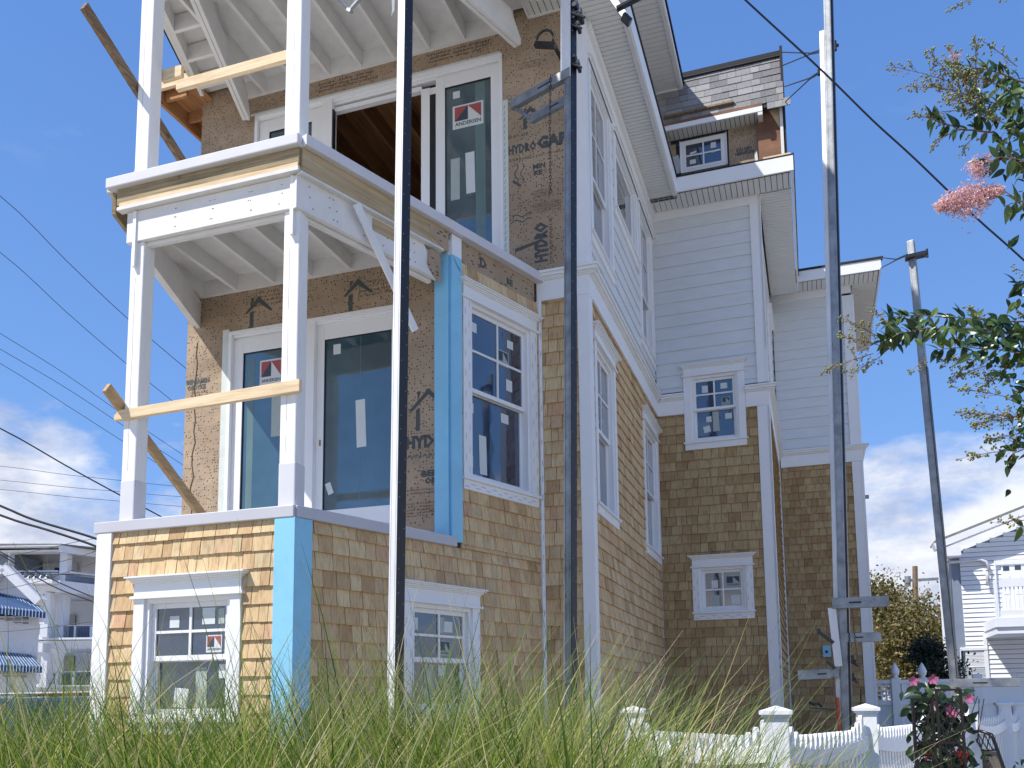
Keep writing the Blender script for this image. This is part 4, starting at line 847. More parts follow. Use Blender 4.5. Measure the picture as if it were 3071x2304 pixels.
# pole 3
p3=thing('scaffold_pole','long silver scaffold pole before the rear block, jack arms low on it','scaffold pole',(.225,9.40,0),'pump jack scaffold poles round the house')
mast((.225,9.40,0),(.50,9.40,9.8),.070,-.16,MT['galv'],p3); mast((.258,9.445,0),(.513,9.445,9.2),.060,-.16,MT['blackmetal'],p3,name='back_mast'); mast((.175,9.43,0.2),(.41,9.43,8.72),.05,-.16,MT['alu'],p3,name='splice')
chan('jack_arm',(.195,9.35,2.54),(.715,9.35,2.54),.05,.10,MT['galv'],p3,'upper jack arm pointing right'); chan('jack_arm',(.29,9.40,2.20),(.63,9.40,2.20),.05,.085,MT['galv'],p3,'middle jack arm pointing right'); chan('jack_arm',(.225,9.35,1.855),(-.16,9.35,1.845),.05,.09,MT['galv'],p3,'jack arm pointing left')
g=MB(); g.bar((.19,9.34,2.50),(.225,9.34,1.92),.075,.03,up=(0,1,0)); obj('jack_plate',g,MT['alu'],p3,bevel=.003)
chain('chain',[(.375,9.31,2.58),(.385,9.31,2.25),(.40,9.31,1.95)],p3,MT['oldwood'],.018); chain('chain',[(.34,9.33,2.25),(.325,9.33,1.95)],p3,MT['blackmetal'],.016); chain('chain',[(.17,9.33,1.82),(.18,9.33,1.62)],p3,MT['oldwood'],.015)
g=MB(); g.bar((.05,9.33,2.27),(.19,9.33,2.15),.03,.035); g.tube([(.06,9.31,2.28),(.06,9.36,2.28)],.02,8); g.bar((.12,9.33,1.97),(.19,9.33,1.90),.03,.03); obj('jack_lever',g,MT['blackmetal'],p3)
clamp(Vector((.33,9.38,0)),1.97,p3,.6); clamp(Vector((.33,9.38,0)),1.80,p3,.5)
g=MB(); g.tube([(.195,9.33,1.62),(.21,9.33,.7)],.018,8); obj('jack_bar',g,pmat('orange_red_paint',(.42,.07,.02),.5,.2),p3,label='orange red bar at the foot of the pole'); g=MB(); g.bar((-.06,9.33,1.52),(.19,9.33,1.50),.05,.012); g.tube([(-.07,9.33,1.58),(-.02,9.33,1.55),(.02,9.33,1.56),(.05,9.33,1.53)],.016,6); g.tube([(.42,9.36,1.70),(.41,9.36,1.52),(.39,9.36,1.50)],.008,6); obj('jack_handle',g,MT['blackmetal'],p3)
def twoline(pole,pts): 
    g=MB()
    for a,b,c in pts: g.tube([a,b,c],.008,6)
    return obj('guy_wire',g,MT['black'],pole)
PT=(.40,9.37,8.30)
k1=at(2432,163,10.6)
twoline(p3,[((-.01,12.0,10.50),tuple(at(2430,160,10.4)),tuple(at(2466,149,9.9))),((-.01,12.0,10.30),tuple(at(2430,163,10.4)),tuple(at(2466,156,9.9))),((-.01,12.0,9.98),tuple(at(2428,235,10.4)),tuple(at(2460,214,9.9))),((-.01,12.0,9.75),tuple(at(2428,238,10.4)),tuple(at(2460,219,9.9)))])
g=MB(); c=at(2469,151,9.75); g.bar(c-Vector((.04,0,0)),c+Vector((.16,0,.02)),.03,.02); g.tube([c+Vector((.12,-.02,.06)),c+Vector((.12,-.02,-.05))],.02,6); c2=at(2458,217,9.8); g.box(tuple(c2-Vector((.02,.02,.03))),tuple(c2+Vector((.03,.02,.03)))); obj('pole_clamp',g,MT['blackmetal'],p3)
# pole 4
p4=thing('scaffold_pole','leaning scaffold pole standing alone at the right with open sky behind it','scaffold pole',(1.31,9.52,0),'pump jack scaffold poles round the house')
mast((1.31,9.52,0),(1.145,9.50,6.24),.066,-.35,MT['galv'],p4,(0.1,4.9))
chan('jack_arm',(1.24,9.45,1.74),(1.80,9.45,1.74),.05,.075,MT['galv'],p4,'jack arm low on the leaning pole'); g=MB(); g.tube([(1.74,9.42,1.77),(1.74,9.42,1.82),(1.78,9.42,1.82),(1.78,9.42,1.77)],.006,6); obj('loop',g,MT['galv'],p4)
twoline(p4,[((1.38,15.25,8.85),tuple(at(2688,778,10.8)),tuple(at(2722,763,10.0))),((1.36,15.28,8.68),tuple(at(2688,780,10.8)),tuple(at(2722,766,10.0)))])
g=MB(); c=Vector((1.15,9.46,6.05)); g.bar(c-Vector((.07,0,0)),c+Vector((.13,0,.015)),.09,.035); g.tube([c+Vector((.13,-.03,.05)),c+Vector((.13,-.03,-.04))],.012,6); obj('pole_clamp',g,MT['blackmetal'],p4)
# utility box on the rear block
g=MB(); a=atY(2466,1937,15.70); b=atY(2492,1971,15.70); g.box((a.x,15.66,b.z),(b.x,15.73,a.z)); ub=part('utility_box',g,MT['blue'],label='small light blue mounting block on the rear block',bevel=.004); g=MB(); c=atY(2479,1955,15.655); g.tube([c,c+Vector((0,.02,0))],.025,10); part('hole',g,MT['black'],ub)
g=MB(); g.box((.94,15.72,4.92),(1.0,15.76,4.98)); part('vent_stub',g,MT['galv'])
# ================================================================ GROUND
def disc(name,r,z,mat,cx=0,cy=0,n=48):
    mb=MB(); mb.add([(cx+r*math.cos(2*math.pi*i/n),cy+r*math.sin(2*math.pi*i/n),z) for i in range(n)],[tuple(range(n))]); return obj(name,mb,mat,fix=False,kind='structure')
MT['soil']=pmat('pale_pebble_ground',(.40,.37,.32),.95,.2,.8,30,.5)
MT['asph']=pmat('asphalt',(.055,.055,.058),.9,.2,1.5,120,.4)
disc('ground',400,0,MT['soil'])
g=MB(); g.prism([at(-900,2200,10.5)*1,at(700,2200,10.5)],(0,0,0)) if False else None
def gpt(u,zc): p=at(u,2110,zc); return (p.x,p.y)
a,b,c,d=gpt(-1500,11),gpt(900,11),gpt(900,17.5),gpt(-1500,17.5)
g=MB(); g.add([(*a,.004),(*b,.004),(*c,.004),(*d,.004)],[(0,1,2,3)]); obj('road',g,MT['asph'],kind='structure',fix=False)
for q0,q1,zc in ((-1500,900,10.9),(-1500,900,17.6)):
    a,b=gpt(q0,zc),gpt(q1,zc); a2,b2=gpt(q0,zc+.2),gpt(q1,zc+.2); g=MB(); g.prism([(*a,0),(*b,0),(*b2,0),(*a2,0)],(0,0,.13)); obj('kerb',g,MT['stucco'],kind='structure')
# ================================================================ LEFT HOUSES
class FC(Fr):
    """plane facing the street at a given depth; q(u,v) gives (t,z)"""
    def __init__(s,zc,u0=150,turn=0):
        o=at(u0,2110,zc); s.O=Vector((o.x,o.y,0)); u=Vector((rr.x,rr.y,0)).normalized(); c_,s_=math.cos(turn),math.sin(turn)
        s.u=Vector((u.x*c_-u.y*s_,u.x*s_+u.y*c_,0)); s.n=Vector((s.u.y,-s.u.x,0))
    def q(s,u,v,d=0):
        r_=ray(u,v); O=s.O+s.n*d; tt=(O-EYE).dot(s.n)/r_.dot(s.n); p=EYE+r_*tt; return ((p-O).dot(s.u),p.z)
    def rect(s,mb,u0,v0,u1,v1,d0,d1):
        a=s.q(u0,v1); b=s.q(u1,v0); s.box(mb,a[0],b[0],min(a[1],b[1]),max(a[1],b[1]),d0,d1)
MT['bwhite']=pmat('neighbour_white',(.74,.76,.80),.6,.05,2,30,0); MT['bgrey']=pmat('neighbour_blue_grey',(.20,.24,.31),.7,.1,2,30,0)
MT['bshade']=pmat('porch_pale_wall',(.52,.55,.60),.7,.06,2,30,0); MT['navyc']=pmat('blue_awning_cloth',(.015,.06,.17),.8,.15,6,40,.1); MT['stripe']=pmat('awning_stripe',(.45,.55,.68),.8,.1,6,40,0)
MT['groof']=pmat('grey_roof',(.20,.20,.19),.95,.2,12,80,.3); MT['bglass']=glassmat('far_window_glass',(.015,.02,.03),.06)
def lap(F,mb,t0,t1,z0,z1,d,step=.11):
    z=z0
    while z<z1: 
        mb.box8([F.p(t0,z,d-.02),F.p(t1,z,d-.02),F.p(t1,z,d+.014),F.p(t0,z,d+.014),F.p(t0,min(z+step,z1),d-.02),F.p(t1,min(z+step,z1),d-.02),F.p(t1,min(z+step,z1),d),F.p(t0,min(z+step,z1),d)]); z+=step
F2=FC(30); F2s=FC(30,u0=196,turn=-.0)
ho=thing('balcony_house','pale three storey house across the street with stacked porches and white railings','house',tuple(F2.p(0,0)))
def P2_(name,mat,rects,lab=None,F=F2,kind=None):
    if kind:
        mb=MB()
        for r_ in rects: F.rect(mb,*r_)
        return obj(name,mb,mat,ho,label=lab,kind=kind)
    for r_ in rects: mb=MB(); F.rect(mb,*r_); o=obj(name,mb,mat,ho,label=lab)
    return o
kk=.3152
def K(x,y): return x*kk,1560+y*kk
def K2(x,y): return x*kk,1820+y*kk
def R1(x0,y0,x1,y1,d0,d1): a=K(x0,y0);b=K(x1,y1); return (a[0],a[1],b[0],b[1],d0,d1)
def R2(x0,y0,x1,y1,d0,d1): a=K2(x0,y0);b=K2(x1,y1); return (a[0],a[1],b[0],b[1],d0,d1)
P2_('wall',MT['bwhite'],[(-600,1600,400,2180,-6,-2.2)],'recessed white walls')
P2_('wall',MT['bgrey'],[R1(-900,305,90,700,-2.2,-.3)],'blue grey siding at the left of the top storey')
mb=MB(); a=F2.q(*K(-900,262)); b=F2.q(*K(655,262)); c=F2.q(*K(450,180)); d=F2.q(*K(-900,180))
mb.prism([F2.p(a[0],a[1],.5),F2.p(b[0],b[1],.5),F2.p(c[0],c[1],-3.5),F2.p(d[0],d[1],-3.5)],(0,0,.05)); obj('roof',mb,MT['groof'],ho,label='grey hipped roof')
mb=MB(); b=F2.q(*K(640,262)); e=b[0]+4.5; mb.prism([F2.p(b[0],b[1],.5),F2.p(e+2,b[1],-5.5),F2.p(c[0]+2,c[1],-6.5),F2.p(c[0],c[1],-3.5)],(0,0,.05)); obj('roof',mb,MT['groof'],ho)
P2_('fascia',MT['bwhite'],[R1(-900,264,655,290,.2,.55),R1(-900,290,655,325,-.3,.2)])
def side(name,mat,zs,t0,L,d0,d1,lab=None,ang=-1.0):
    """return face swinging back to the right from the corner"""
    fr=Fr((0,0),(1,0),(0,-1)); o=F2.p(t0,0,d0); u=F2.u*math.cos(ang)-F2.n*math.sin(-ang)*1.0; u=Vector((F2.u.x*math.cos(ang)+F2.n.x*math.sin(ang),F2.u.y*math.cos(ang)+F2.n.y*math.sin(ang),0)).normalized()
    f=Fr((o.x,o.y),(u.x,u.y),(u.y,-u.x)); mb=MB(); f.box(mb,0,L,zs[0],zs[1],-.15,d1); return obj(name,mb,mat,ho,label=lab),f
tc_,zf=F2.q(*K(655,264)); _,zf2=F2.q(*K(655,325)); side('fascia',MT['bwhite'],(zf2,zf),tc_,6,.5,.0)
# top deck, columns, rail
P2_('column',MT['bwhite'],[R1(578,318,655,512,-.25,.1),R1(88,300,112,470,-.2,.1)]); P2_('porch_wall',MT['bshade'],[R1(112,325,455,480,-2.1,-2.0)]); P2_('window',MT['bglass'],[R1(235,375,290,480,-2,-1.96),R1(298,395,350,480,-2,-1.96),R1(385,410,425,480,-2,-1.96)])
P2_('rail',MT['bwhite'],[R1(140,482,560,500,-.1,.1),R1(160,506,560,520,-.1,.12)])
tcc,zr=F2.q(*K(650,490)); zr2=F2.q(*K(650,505))[1]; side('rail',MT['bwhite'],(zr2,zr),tcc,5,.0,.1)
zz0=F2.q(*K(630,600))[1]; zz1=F2.q(*K(630,520))[1]; sw,fs=side('wall',MT['bgrey'],(zz0,zz1),F2.q(*K(630,520))[0],6,.0,.02,'blue grey lapped side below the top deck'); mb=MB(); lap(fs,mb,0,6,zz0,zz1,.035,.12); obj('siding_board',mb,MT['bgrey'],ho,kind='stuff')
P2_('wall',MT['bwhite'],[R1(470,520,632,600,-.5,-.02)])
# metal canopy
mb=MB(); q=[F2.p(*F2.q(*K(x,y)),dd) for x,y,dd in ((270,598,1.0),(600,598,1.0),(470,522,.0),(165,522,.0))]; mb.prism(q,(0,0,.03)); obj('metal_roof',mb,MT['bwhite'],ho,label='white standing seam canopy')
mb=MB()
for i in range(7):
    t_=i/6; A=q[0]+(q[1]-q[0])*t_; B=q[3]+(q[2]-q[3])*t_; mb.bar(A+Vector((0,0,.05)),B+Vector((0,0,.05)),.09,.05)
obj('seam_shadow',mb,MT['navy'],ho)  # dark bars paint the shadows of the white standing seams
P2_('beam',MT['bwhite'],[R1(270,600,640,640,.2,1.0),R1(330,640,640,700,-.2,.6)]); zb0=F2.q(*K(640,705))[1]; zb1=F2.q(*K(640,600))[1]; side('beam',MT['bwhite'],(zb0,zb1),F2.q(*K(640,600))[0],7,.6,.1)
P2_('column',MT['bwhite'],[R1(475,705,552,1140,.1,.5),R1(556,720,630,1140,-.3,.1)]); P2_('column_base',MT['bwhite'],[R2(458,180,535,300,.08,.56)])
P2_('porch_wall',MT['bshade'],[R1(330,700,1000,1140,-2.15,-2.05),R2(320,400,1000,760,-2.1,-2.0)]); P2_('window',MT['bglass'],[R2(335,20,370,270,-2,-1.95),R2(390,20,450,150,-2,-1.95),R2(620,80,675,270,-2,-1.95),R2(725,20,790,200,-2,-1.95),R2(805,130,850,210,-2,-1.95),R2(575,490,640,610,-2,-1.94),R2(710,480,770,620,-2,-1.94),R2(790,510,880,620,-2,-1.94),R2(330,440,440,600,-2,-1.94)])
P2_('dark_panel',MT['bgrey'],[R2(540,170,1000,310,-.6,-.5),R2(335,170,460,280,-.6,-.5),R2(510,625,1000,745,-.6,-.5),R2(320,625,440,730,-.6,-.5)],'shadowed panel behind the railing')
rails=[R2(335,150,465,165,.0,.1),R2(540,175,1000,186,.0,.1),R2(320,605,445,618,0,.1),R2(515,612,1000,622,0,.1),R2(330,275,465,320,-.3,.35),R2(465,298,1000,322,-.3,.4),R2(300,735,445,765,-.3,.3),R2(510,745,1000,760,-.2,.3)]
P2_('rail',MT['bwhite'],rails); P2_('rail_post',MT['bwhite'],[R2(712,180,735,330,-.02,.1),R2(862,190,890,345,-.02,.1),R2(560,612,575,745,-.02,.1),R2(700,612,722,745,-.02,.1),R2(535,170,570,300,-.02,.1)])
bal=[R2(x,165,x+3,275,.02,.04) for x in range(345,460,14)]+[R2(x,186,x+3,305,.02,.04) for x in range(580,860,14)]+[R2(x,622,x+3,742,.02,.04) for x in range(590,1000,14)]
P2_('baluster',MT['navy'],bal,kind='stuff')
P2_('band',MT['bwhite'],[R2(320,322,1000,400,-.4,.25)]); P2_('column',MT['bwhite'],[R2(450,450,525,770,.1,.5),R2(447,355,495,440,.1,.6)]); P2_('wall',MT['bshade'],[R2(330,765,1000,1000,-.5,-.1)]); P2_('shutter',MT['bwhite'],[R2(612,475,662,600,-1.9,-1.8),R2(668,472,703,612,-1.9,-1.8)]); P2_('window',MT['bglass'],[R2(480,805,535,860,-.1,-.05)])
# gable house with striped awnings
F1=FC(22,u0=60); h1_=thing('awning_house','white gabled house at the left edge with two blue striped awnings','house',tuple(F1.p(0,0)))
def P1_(name,mat,rects,lab=None,kind=None):
    for r_ in rects: mb=MB(); F1.rect(mb,*r_); o=obj(name,mb,mat,h1_,label=lab,kind=kind)
    return o
a=F1.q(104,2180); pk=F1.q(*K(90,470)); er=F1.q(*K(425,790)); wl_=F1.q(-380,2100)[0]; wr_=F1.q(104,2100)[0]
zl=F1.q(104,1795)[1]; mb=MB(); bk=Vector((-.82,.57,0))*3; mb.prism([F1.p(wl_,0,-.03),F1.p(wr_,0,-.03),F1.p(wr_,zl,-.03),F1.p(pk[0],pk[1]-.1,-.03),F1.p(wl_,zl-1,-.03)],tuple(bk)); obj('wall',mb,MT['bwhite'],h1_,label='white lapped gable wall')
mb=MB(); lap(F1,mb,wl_,wr_,0,zl,.0,.11)
z=zl
while z<pk[1]-.15:
    f_=(z-zl)/(pk[1]-.1-zl); r0=wr_+(pk[0]-wr_)*f_; lap(F1,mb,wl_,r0-.03,z,z+.11,.0,.11); z+=.11
obj('siding_board',mb,MT['bwhite'],h1_,kind='stuff')
mb=MB(); A=Vector(F1.p(pk[0],pk[1],.15)); B=Vector(F1.p(er[0],er[1],.15)); mb.bar(A,B,.35,.20); L_=F1.p(2*pk[0]-er[0],er[1],.15); mb.bar(L_,A,.35,.20); obj('rake_board',mb,MT['bwhite'],h1_)
mb=MB(); mb.prism([A+Vector((0,0,.12)),B+Vector((0,0,.12)),B+bk+Vector((0,0,.12)),A+bk+Vector((0,0,.12))],(0,0,.05)); obj('roof',mb,MT['groof'],h1_)
P1_('window',MT['bglass'],[R2(-200,25,50,125,-.02,.01),R2(62,38,130,142,-.02,.01),R2(140,45,210,158,-.02,.01),R2(220,60,280,166,-.02,.01),R2(-200,585,22,650,-.02,.01),R2(35,590,105,665,-.02,.01),R2(115,595,180,670,-.02,.01),R2(190,605,255,672,-.02,.01)])
P1_('window_frame',MT['bwhite'],[R2(50,35,62,145,-.01,.04),R2(130,40,140,155,-.01,.04),R2(210,50,220,160,-.01,.04),R2(280,60,292,170,-.01,.04),R2(22,585,35,665,-.01,.04),R2(105,590,115,670,-.01,.04),R2(180,600,190,672,-.01,.04)])
def awning(x,pts,lab):
    # pts: four pixel corners top-left, top-right (on wall), bottom-right, bottom-left (out from wall)
    q=[F1.p(*F1.q(u,v,d),d) for (u,v),d in zip(pts,(.02,.02,.55,.55))]; mb=MB(); mb.prism(q,(0,0,-.02)); mb.prism([q[3],q[2],q[2]-Vector((0,0,.14)),q[3]-Vector((0,0,.14))],tuple(F1.n*-.01)); o=obj('awning',mb,MT['navyc'],h1_,label=lab)
    s=MB(); n=26
    for i in range(n):
        t_=(i+.3)/n; A=q[0]+(q[1]-q[0])*t_; B=q[3]+(q[2]-q[3])*t_; s.bar(A+Vector((0,0,.012)),B+Vector((0,0,.012)),.014,.01); s.bar(B+F1.n*.012+Vector((0,0,.01)),B+F1.n*.012-Vector((0,0,.14)),.014,.008,up=tuple(F1.n))
    obj('awning_stripe',s,MT['stripe'],o,kind='stuff')
    s=MB(); s.prism([q[1],q[2],q[2]-Vector((0,0,.14)),F1.p(*F1.q(pts[1][0],pts[2][1],.02),.02)],tuple(F1.u*.01)); obj('awning_side',s,MT['navyc'],o)
awning(0,[K(-400,600),K(300,765),K(432,880),K(-400,800)],'upper blue striped awning'); awning(0,[K2(-400,395),K2(285,455),K2(400,575),K2(-400,535)],'lower blue striped awning')
# parked car behind the grass
cz=13.2; o0=at(140,2110,cz); car=thing('parked_car','dark blue estate car parked across the street, mostly hidden by tall grass','car',(o0.x,o0.y,0))
ux=Vector((rr.x,rr.y,0)).normalized(); uy=Vector((-ux.y,ux.x,0))
MT['carp']=pmat('dark_blue_car_paint',(.012,.03,.09),.2,.1,2,30,0); MT['carp'].node_tree.nodes['Principled BSDF'].inputs['Coat Weight'].default_value=1
def carp(x,y,z): p=Vector((o0.x,o0.y,0))+ux*x+uy*y; return (p.x,p.y,z)
prof=[(-2.3,.35),(-2.35,.8),(-2.25,1.02),(-1.45,1.12),(-.95,1.62),(-.5,1.74),(1.5,1.75),(2.0,1.55),(2.3,1.05),(2.35,.6),(2.3,.35)]
mb=MB(); n=len(prof)
for y,ins in ((-.9,0),(-.86,0),(.86,0),(.9,0)):
    for x,z in prof: mb.v.append(carp(x*(1 if abs(y)<.88 else .985),y*(1-.18*max(0,(z-1.0)/.75)),z*(1 if abs(y)<.88 else .99)))
for k in range(3):
    for i in range(n): j=(i+1)%n; mb.f.append((k*n+i,k*n+j,(k+1)*n+j,(k+1)*n+i))
mb.f.append(tuple(range(n))); mb.f.append(tuple(3*n+i for i in range(n))[::-1])
obj('body',mb,MT['carp'],car,smooth=False,bevel=.04)
for y in (-.905,.905):
    s=1 if y>0 else -1
    for a,b in (((-1.3,1.08),(-.35,1.6)),((-.27,1.08),(.75,1.62)),((.83,1.08),(1.85,1.55))):
        mb=MB(); f0=lambda z:(1-.18*max(0,(z-1.0)/.75)); P_=[(a[0],a[1]),(b[0],a[1]),(b[0]-(.18 if b[0]>1.5 else 0),b[1]),(a[0]+(.42 if a[0]<-1 else 0),b[1])]
        mb.prism([carp(x,y*f0(z),z) for x,z in P_],tuple(uy*(.006*s))); obj('side_window',mb,MT['bglass'],car)
for x in (-1.45,1.45):
    for y in (-.82,.82):
        mb=MB(); mb.tube([carp(x,y-.11,.33),carp(x,y+.11,.33)],.33,24); w_=obj('wheel',mb,MT['black'],car); mb=MB(); mb.tube([carp(x,y-.12,.33),carp(x,y+.12,.33)],.2,16); obj('rim',mb,MT['galv'],w_)
mb=MB()
for y in (-.62,.62): mb.tube([carp(-.9,y,1.70),carp(-.8,y,1.80),(carp(1.5,y,1.82)),carp(1.7,y,1.74)],.022,8)
obj('roof_rail',mb,MT['galv'],car); mb=MB(); mb.box8([carp(x,-.6+ .5*a_,z) for x,a_,z in ((.1,0,1.77),(.75,0,1.77),(.75,1,1.77),(.1,1,1.77),(.12,0,1.83),(.72,0,1.83),(.72,1,1.83),(.12,1,1.83))]); obj('roof_bundle',mb,pmat('red_cloth',(.5,.03,.03),.7,.2),car,label='small red bundle on the roof')
# ================================================================ RIGHT HOUSE
FR=Fr((0,25),(1,0),(0,-1))
def Q(u,v,Y=25): p=atY(u,v,Y); return p.x,p.z
k5=.546
def K5(x,y): return 2780+x*k5,1540+y*k5
def r5(mb,x0,y0,x1,y1,d0,d1): a=Q(*K5(x0,y0));b=Q(*K5(x1,y1)); FR.box(mb,min(a[0],b[0]),max(a[0],b[0]),min(a[1],b[1]),max(a[1],b[1]),d0,d1)
rh=thing('neighbour_house','white lap sided neighbour house at the right with a small balcony and panelled door','house',(6,25,0))
def R_(name,mat,rects,lab=None,kind=None,bevel=0):
    mb=MB()
    for r_ in rects: r5(mb,*r_)
    return obj(name,mb,mat,rh,label=lab,kind=kind,bevel=bevel)
e0=Q(*K5(105,230)); pk_=Q(*K5(533,62)); sl=(pk_[1]-e0[1])/(pk_[0]-e0[0]); xr=e0[0]+5.2; zr_=e0[1]+sl*5.2
mb=MB(); mb.prism([(e0[0]+.1,25,0),(e0[0]+10.2,25,0),(e0[0]+10.2,25,e0[1]),(xr,25,zr_),(e0[0]+.1,25,e0[1])],(0,.5,0)); hw=obj('wall',mb,MT['bgrey'],rh)
z=0.2; st=.118
while z<zr_-.3:
    f=max(0,(z-e0[1])/(zr_-e0[1])); x0=e0[0]+.3+f*5.0; x1=e0[0]+10-f*5.0
    dzb=Q(*K5(300,400))[1]
    mb=MB(); mb.box8([(x0,25,z),(x1,25,z),(x1,24.965,z),(x0,24.965,z),(x0,25,z+st-.014),(x1,25,z+st-.014),(x1,24.985,z+st-.014),(x0,24.985,z+st-.014)]); obj('siding_board',mb,MT['bwhite'],hw); z+=st
mb=MB(); A=Vector((e0[0]-.3,24.8,Q(*K5(88,214))[1]+.1)); B=Vector((xr,24.8,A.z+sl*(xr-A.x))); mb.bar(A,B,.45,.16); obj('rake_board',mb,MT['bwhite'],rh); mb=MB(); mb.prism([A+Vector((0,-.2,.1)),B+Vector((0,-.2,.1)),B+Vector((0,.7,.1)),A+Vector((0,.7,.1))],(0,0,.05)); obj('roof',mb,MT['groof'],rh)
R_('eave_return',MT['bwhite'],[(88,205,172,246,0,.5)]); R_('corner_board',MT['bwhite'],[(100,248,122,1200,.0,.05),(325,665,345,1200,0,.06)])
R_('door_casing',MT['bwhite'],[(372,262,620,275,0,.09),(372,262,390,600,0,.09)],bevel=.01); dr=R_('door',MT['bwhite'],[(402,280,620,600,0,.055)],'white panelled door above the balcony')
for (x0,y0,x1,y1) in ((412,345,458,445),(478,345,522,445),(412,465,458,590),(478,465,522,590)):
    mb=MB(); r5(mb,x0,y0,x1,y1,.055,.068); obj('door_panel',mb,MT['bwhite'],dr,bevel=.01)
for (x0,y0,x1,y1) in ((414,292,450,316),(478,287,514,311)):
    mb=MB(); r5(mb,x0,y0,x1,y1,.055,.060); obj('pane',mb,MT['bglass'],dr)
R_('balcony_floor',MT['bwhite'],[(308,602,1100,628,0,1.6),(316,628,1100,664,.05,1.55)],bevel=.01)
R_('rail',MT['bwhite'],[(330,404,1100,413,1.5,1.58),(335,565,1100,582,1.5,1.56)]); R_('rail_post',MT['bwhite'],[(304,408,328,602,1.42,1.6)],bevel=.01)
for x in range(342,640,22): R_('baluster',MT['bwhite'],[(x,413,x+6,565,1.52,1.55)])
R_('window_frame',MT['bwhite'],[(180,738,332,752,0,.07),(180,752,196,925,0,.07),(198,838,330,845,0,.05)],bevel=.01); R_('pane',MT['bglass'],[(196,752,330,1000,0,.03)])
for y in range(758,915,8): R_('blind_slat',MT['bwhite'] if y<845 else MT['bshade'],[(210,y,325,y+3,.03,.04)])

g=MB(); pts=[(100,270),(140,272),(220,263),(290,258),(320,268),(335,300),(337,400)]; g.tube([Vector((Q(*K5(x,y))[0],24.9,Q(*K5(x,y))[1])) for x,y in pts],.035,8); pts=[(305,308),(325,345),(328,400)]; g.tube([Vector((Q(*K5(x,y))[0],24.88,Q(*K5(x,y))[1])) for x,y in pts],.03,8); obj('service_conduit',g,MT['stucco'],rh,smooth=True)
# ================================================================ FENCES
def zat(u,v,P): 
    d=ray(u,v); t=Vector((P[0],P[1],0)).length/Vector((d.x,d.y,0)).length; return 1.6+d.z*t
MT['vinyl']=pmat('white_vinyl_fence',(.76,.78,.79),.4,.03,2,40,.02)
fposts=[(-1.22,6.28),(-.205,4.996),(.308,6.393),(.853,8.0),(1.398,9.6),(1.919,10.93),(2.20,11.70),(2.75,13.1)]
fp=thing('picket_fence','white vinyl picket fence with dipping picket tops and capped square posts','fence',(-.205,4.996,0))
def capped(P,zt,par,w=.125,lab=None):
    x,y=P; mb=MB(); mb.box((x-w/2,y-w/2,0),(x+w/2,y+w/2,zt-.05)); po=obj('post',mb,MT['vinyl'],par,bevel=.004,label=lab)
    mb=MB(); h=w/2; mb.box((x-h-.012,y-h-.012,zt-.062),(x+h+.012,y+h+.012,zt-.048)); mb.box((x-h-.022,y-h-.022,zt-.048),(x+h+.022,y+h+.022,zt-.028))
    b=len(mb.v); e=h+.022; mb.v+=[(x-e,y-e,zt-.028),(x+e,y-e,zt-.028),(x+e,y+e,zt-.028),(x-e,y+e,zt-.028),(x,y,zt)]; mb.f+=[(b,b+1,b+4),(b+1,b+2,b+4),(b+2,b+3,b+4),(b+3,b,b+4)]
    obj('post_cap',mb,MT['vinyl'],po)
    return po
for i,P in enumerate(fposts): capped(P,1.572,fp)
pm={}
def picket(par,P,d,zt,w=.040,th=.022):
    n=Vector((-d.y,d.x,0)); mb=MB(); h=w/2; x=P
    poly=[x-d*h+Vector((0,0,.08)),x+d*h+Vector((0,0,.08)),x+d*h+Vector((0,0,zt-.028)),x+d*(h*.55)+Vector((0,0,zt-.006)),x+Vector((0,0,zt)),x-d*(h*.55)+Vector((0,0,zt-.006)),x-d*h+Vector((0,0,zt-.028))]
    poly=[p-n*(th/2) for p in poly]; mb.prism(poly,tuple(n*th)); return obj('picket',mb,MT['vinyl'],par)
for a,b in zip(fposts,fposts[1:]):
    A=Vector((*a,0));B=Vector((*b,0)); d=(B-A).normalized(); L=(B-A).length; n=int((L-.13)/.074); s0=.0625+((L-.125)-(n-1)*.074)/2
    for i in range(n):
        s=s0+i*.074; e=min(s,L-s)-.0625; dip=min(1,e/.30); zt=1.53-.125*(1-(1-dip)**1.7)
        if e<.04: zt=1.535
        picket(fp,A+d*s,d,zt)
    nrm=Vector((-d.y,d.x,0)); mb=MB()
    segs=10
    for off in (-.028,.028):
        for i in range(segs):
            t0,t1=i/segs,(i+1)/segs; z0=1.315-.05*math.sin(math.pi*t0); z1=1.315-.05*math.sin(math.pi*t1)
            p0=A+d*(.06+(L-.12)*t0)+nrm*off;p1=A+d*(.06+(L-.12)*t1)+nrm*off; mb.prism([p0+Vector((0,0,z0-.045)),p1+Vector((0,0,z1-.045)),p1+Vector((0,0,z1+.045)),p0+Vector((0,0,z0+.045))],tuple(nrm*(.022 if off<0 else -.022)))
    obj('rail',mb,MT['vinyl'],fp)
    mb=MB(); mb.bar(A+d*.06+Vector((0,0,.35)),A+d*(L-.06)+Vector((0,0,.35)),.05,.09); obj('rail',mb,MT['vinyl'],fp)
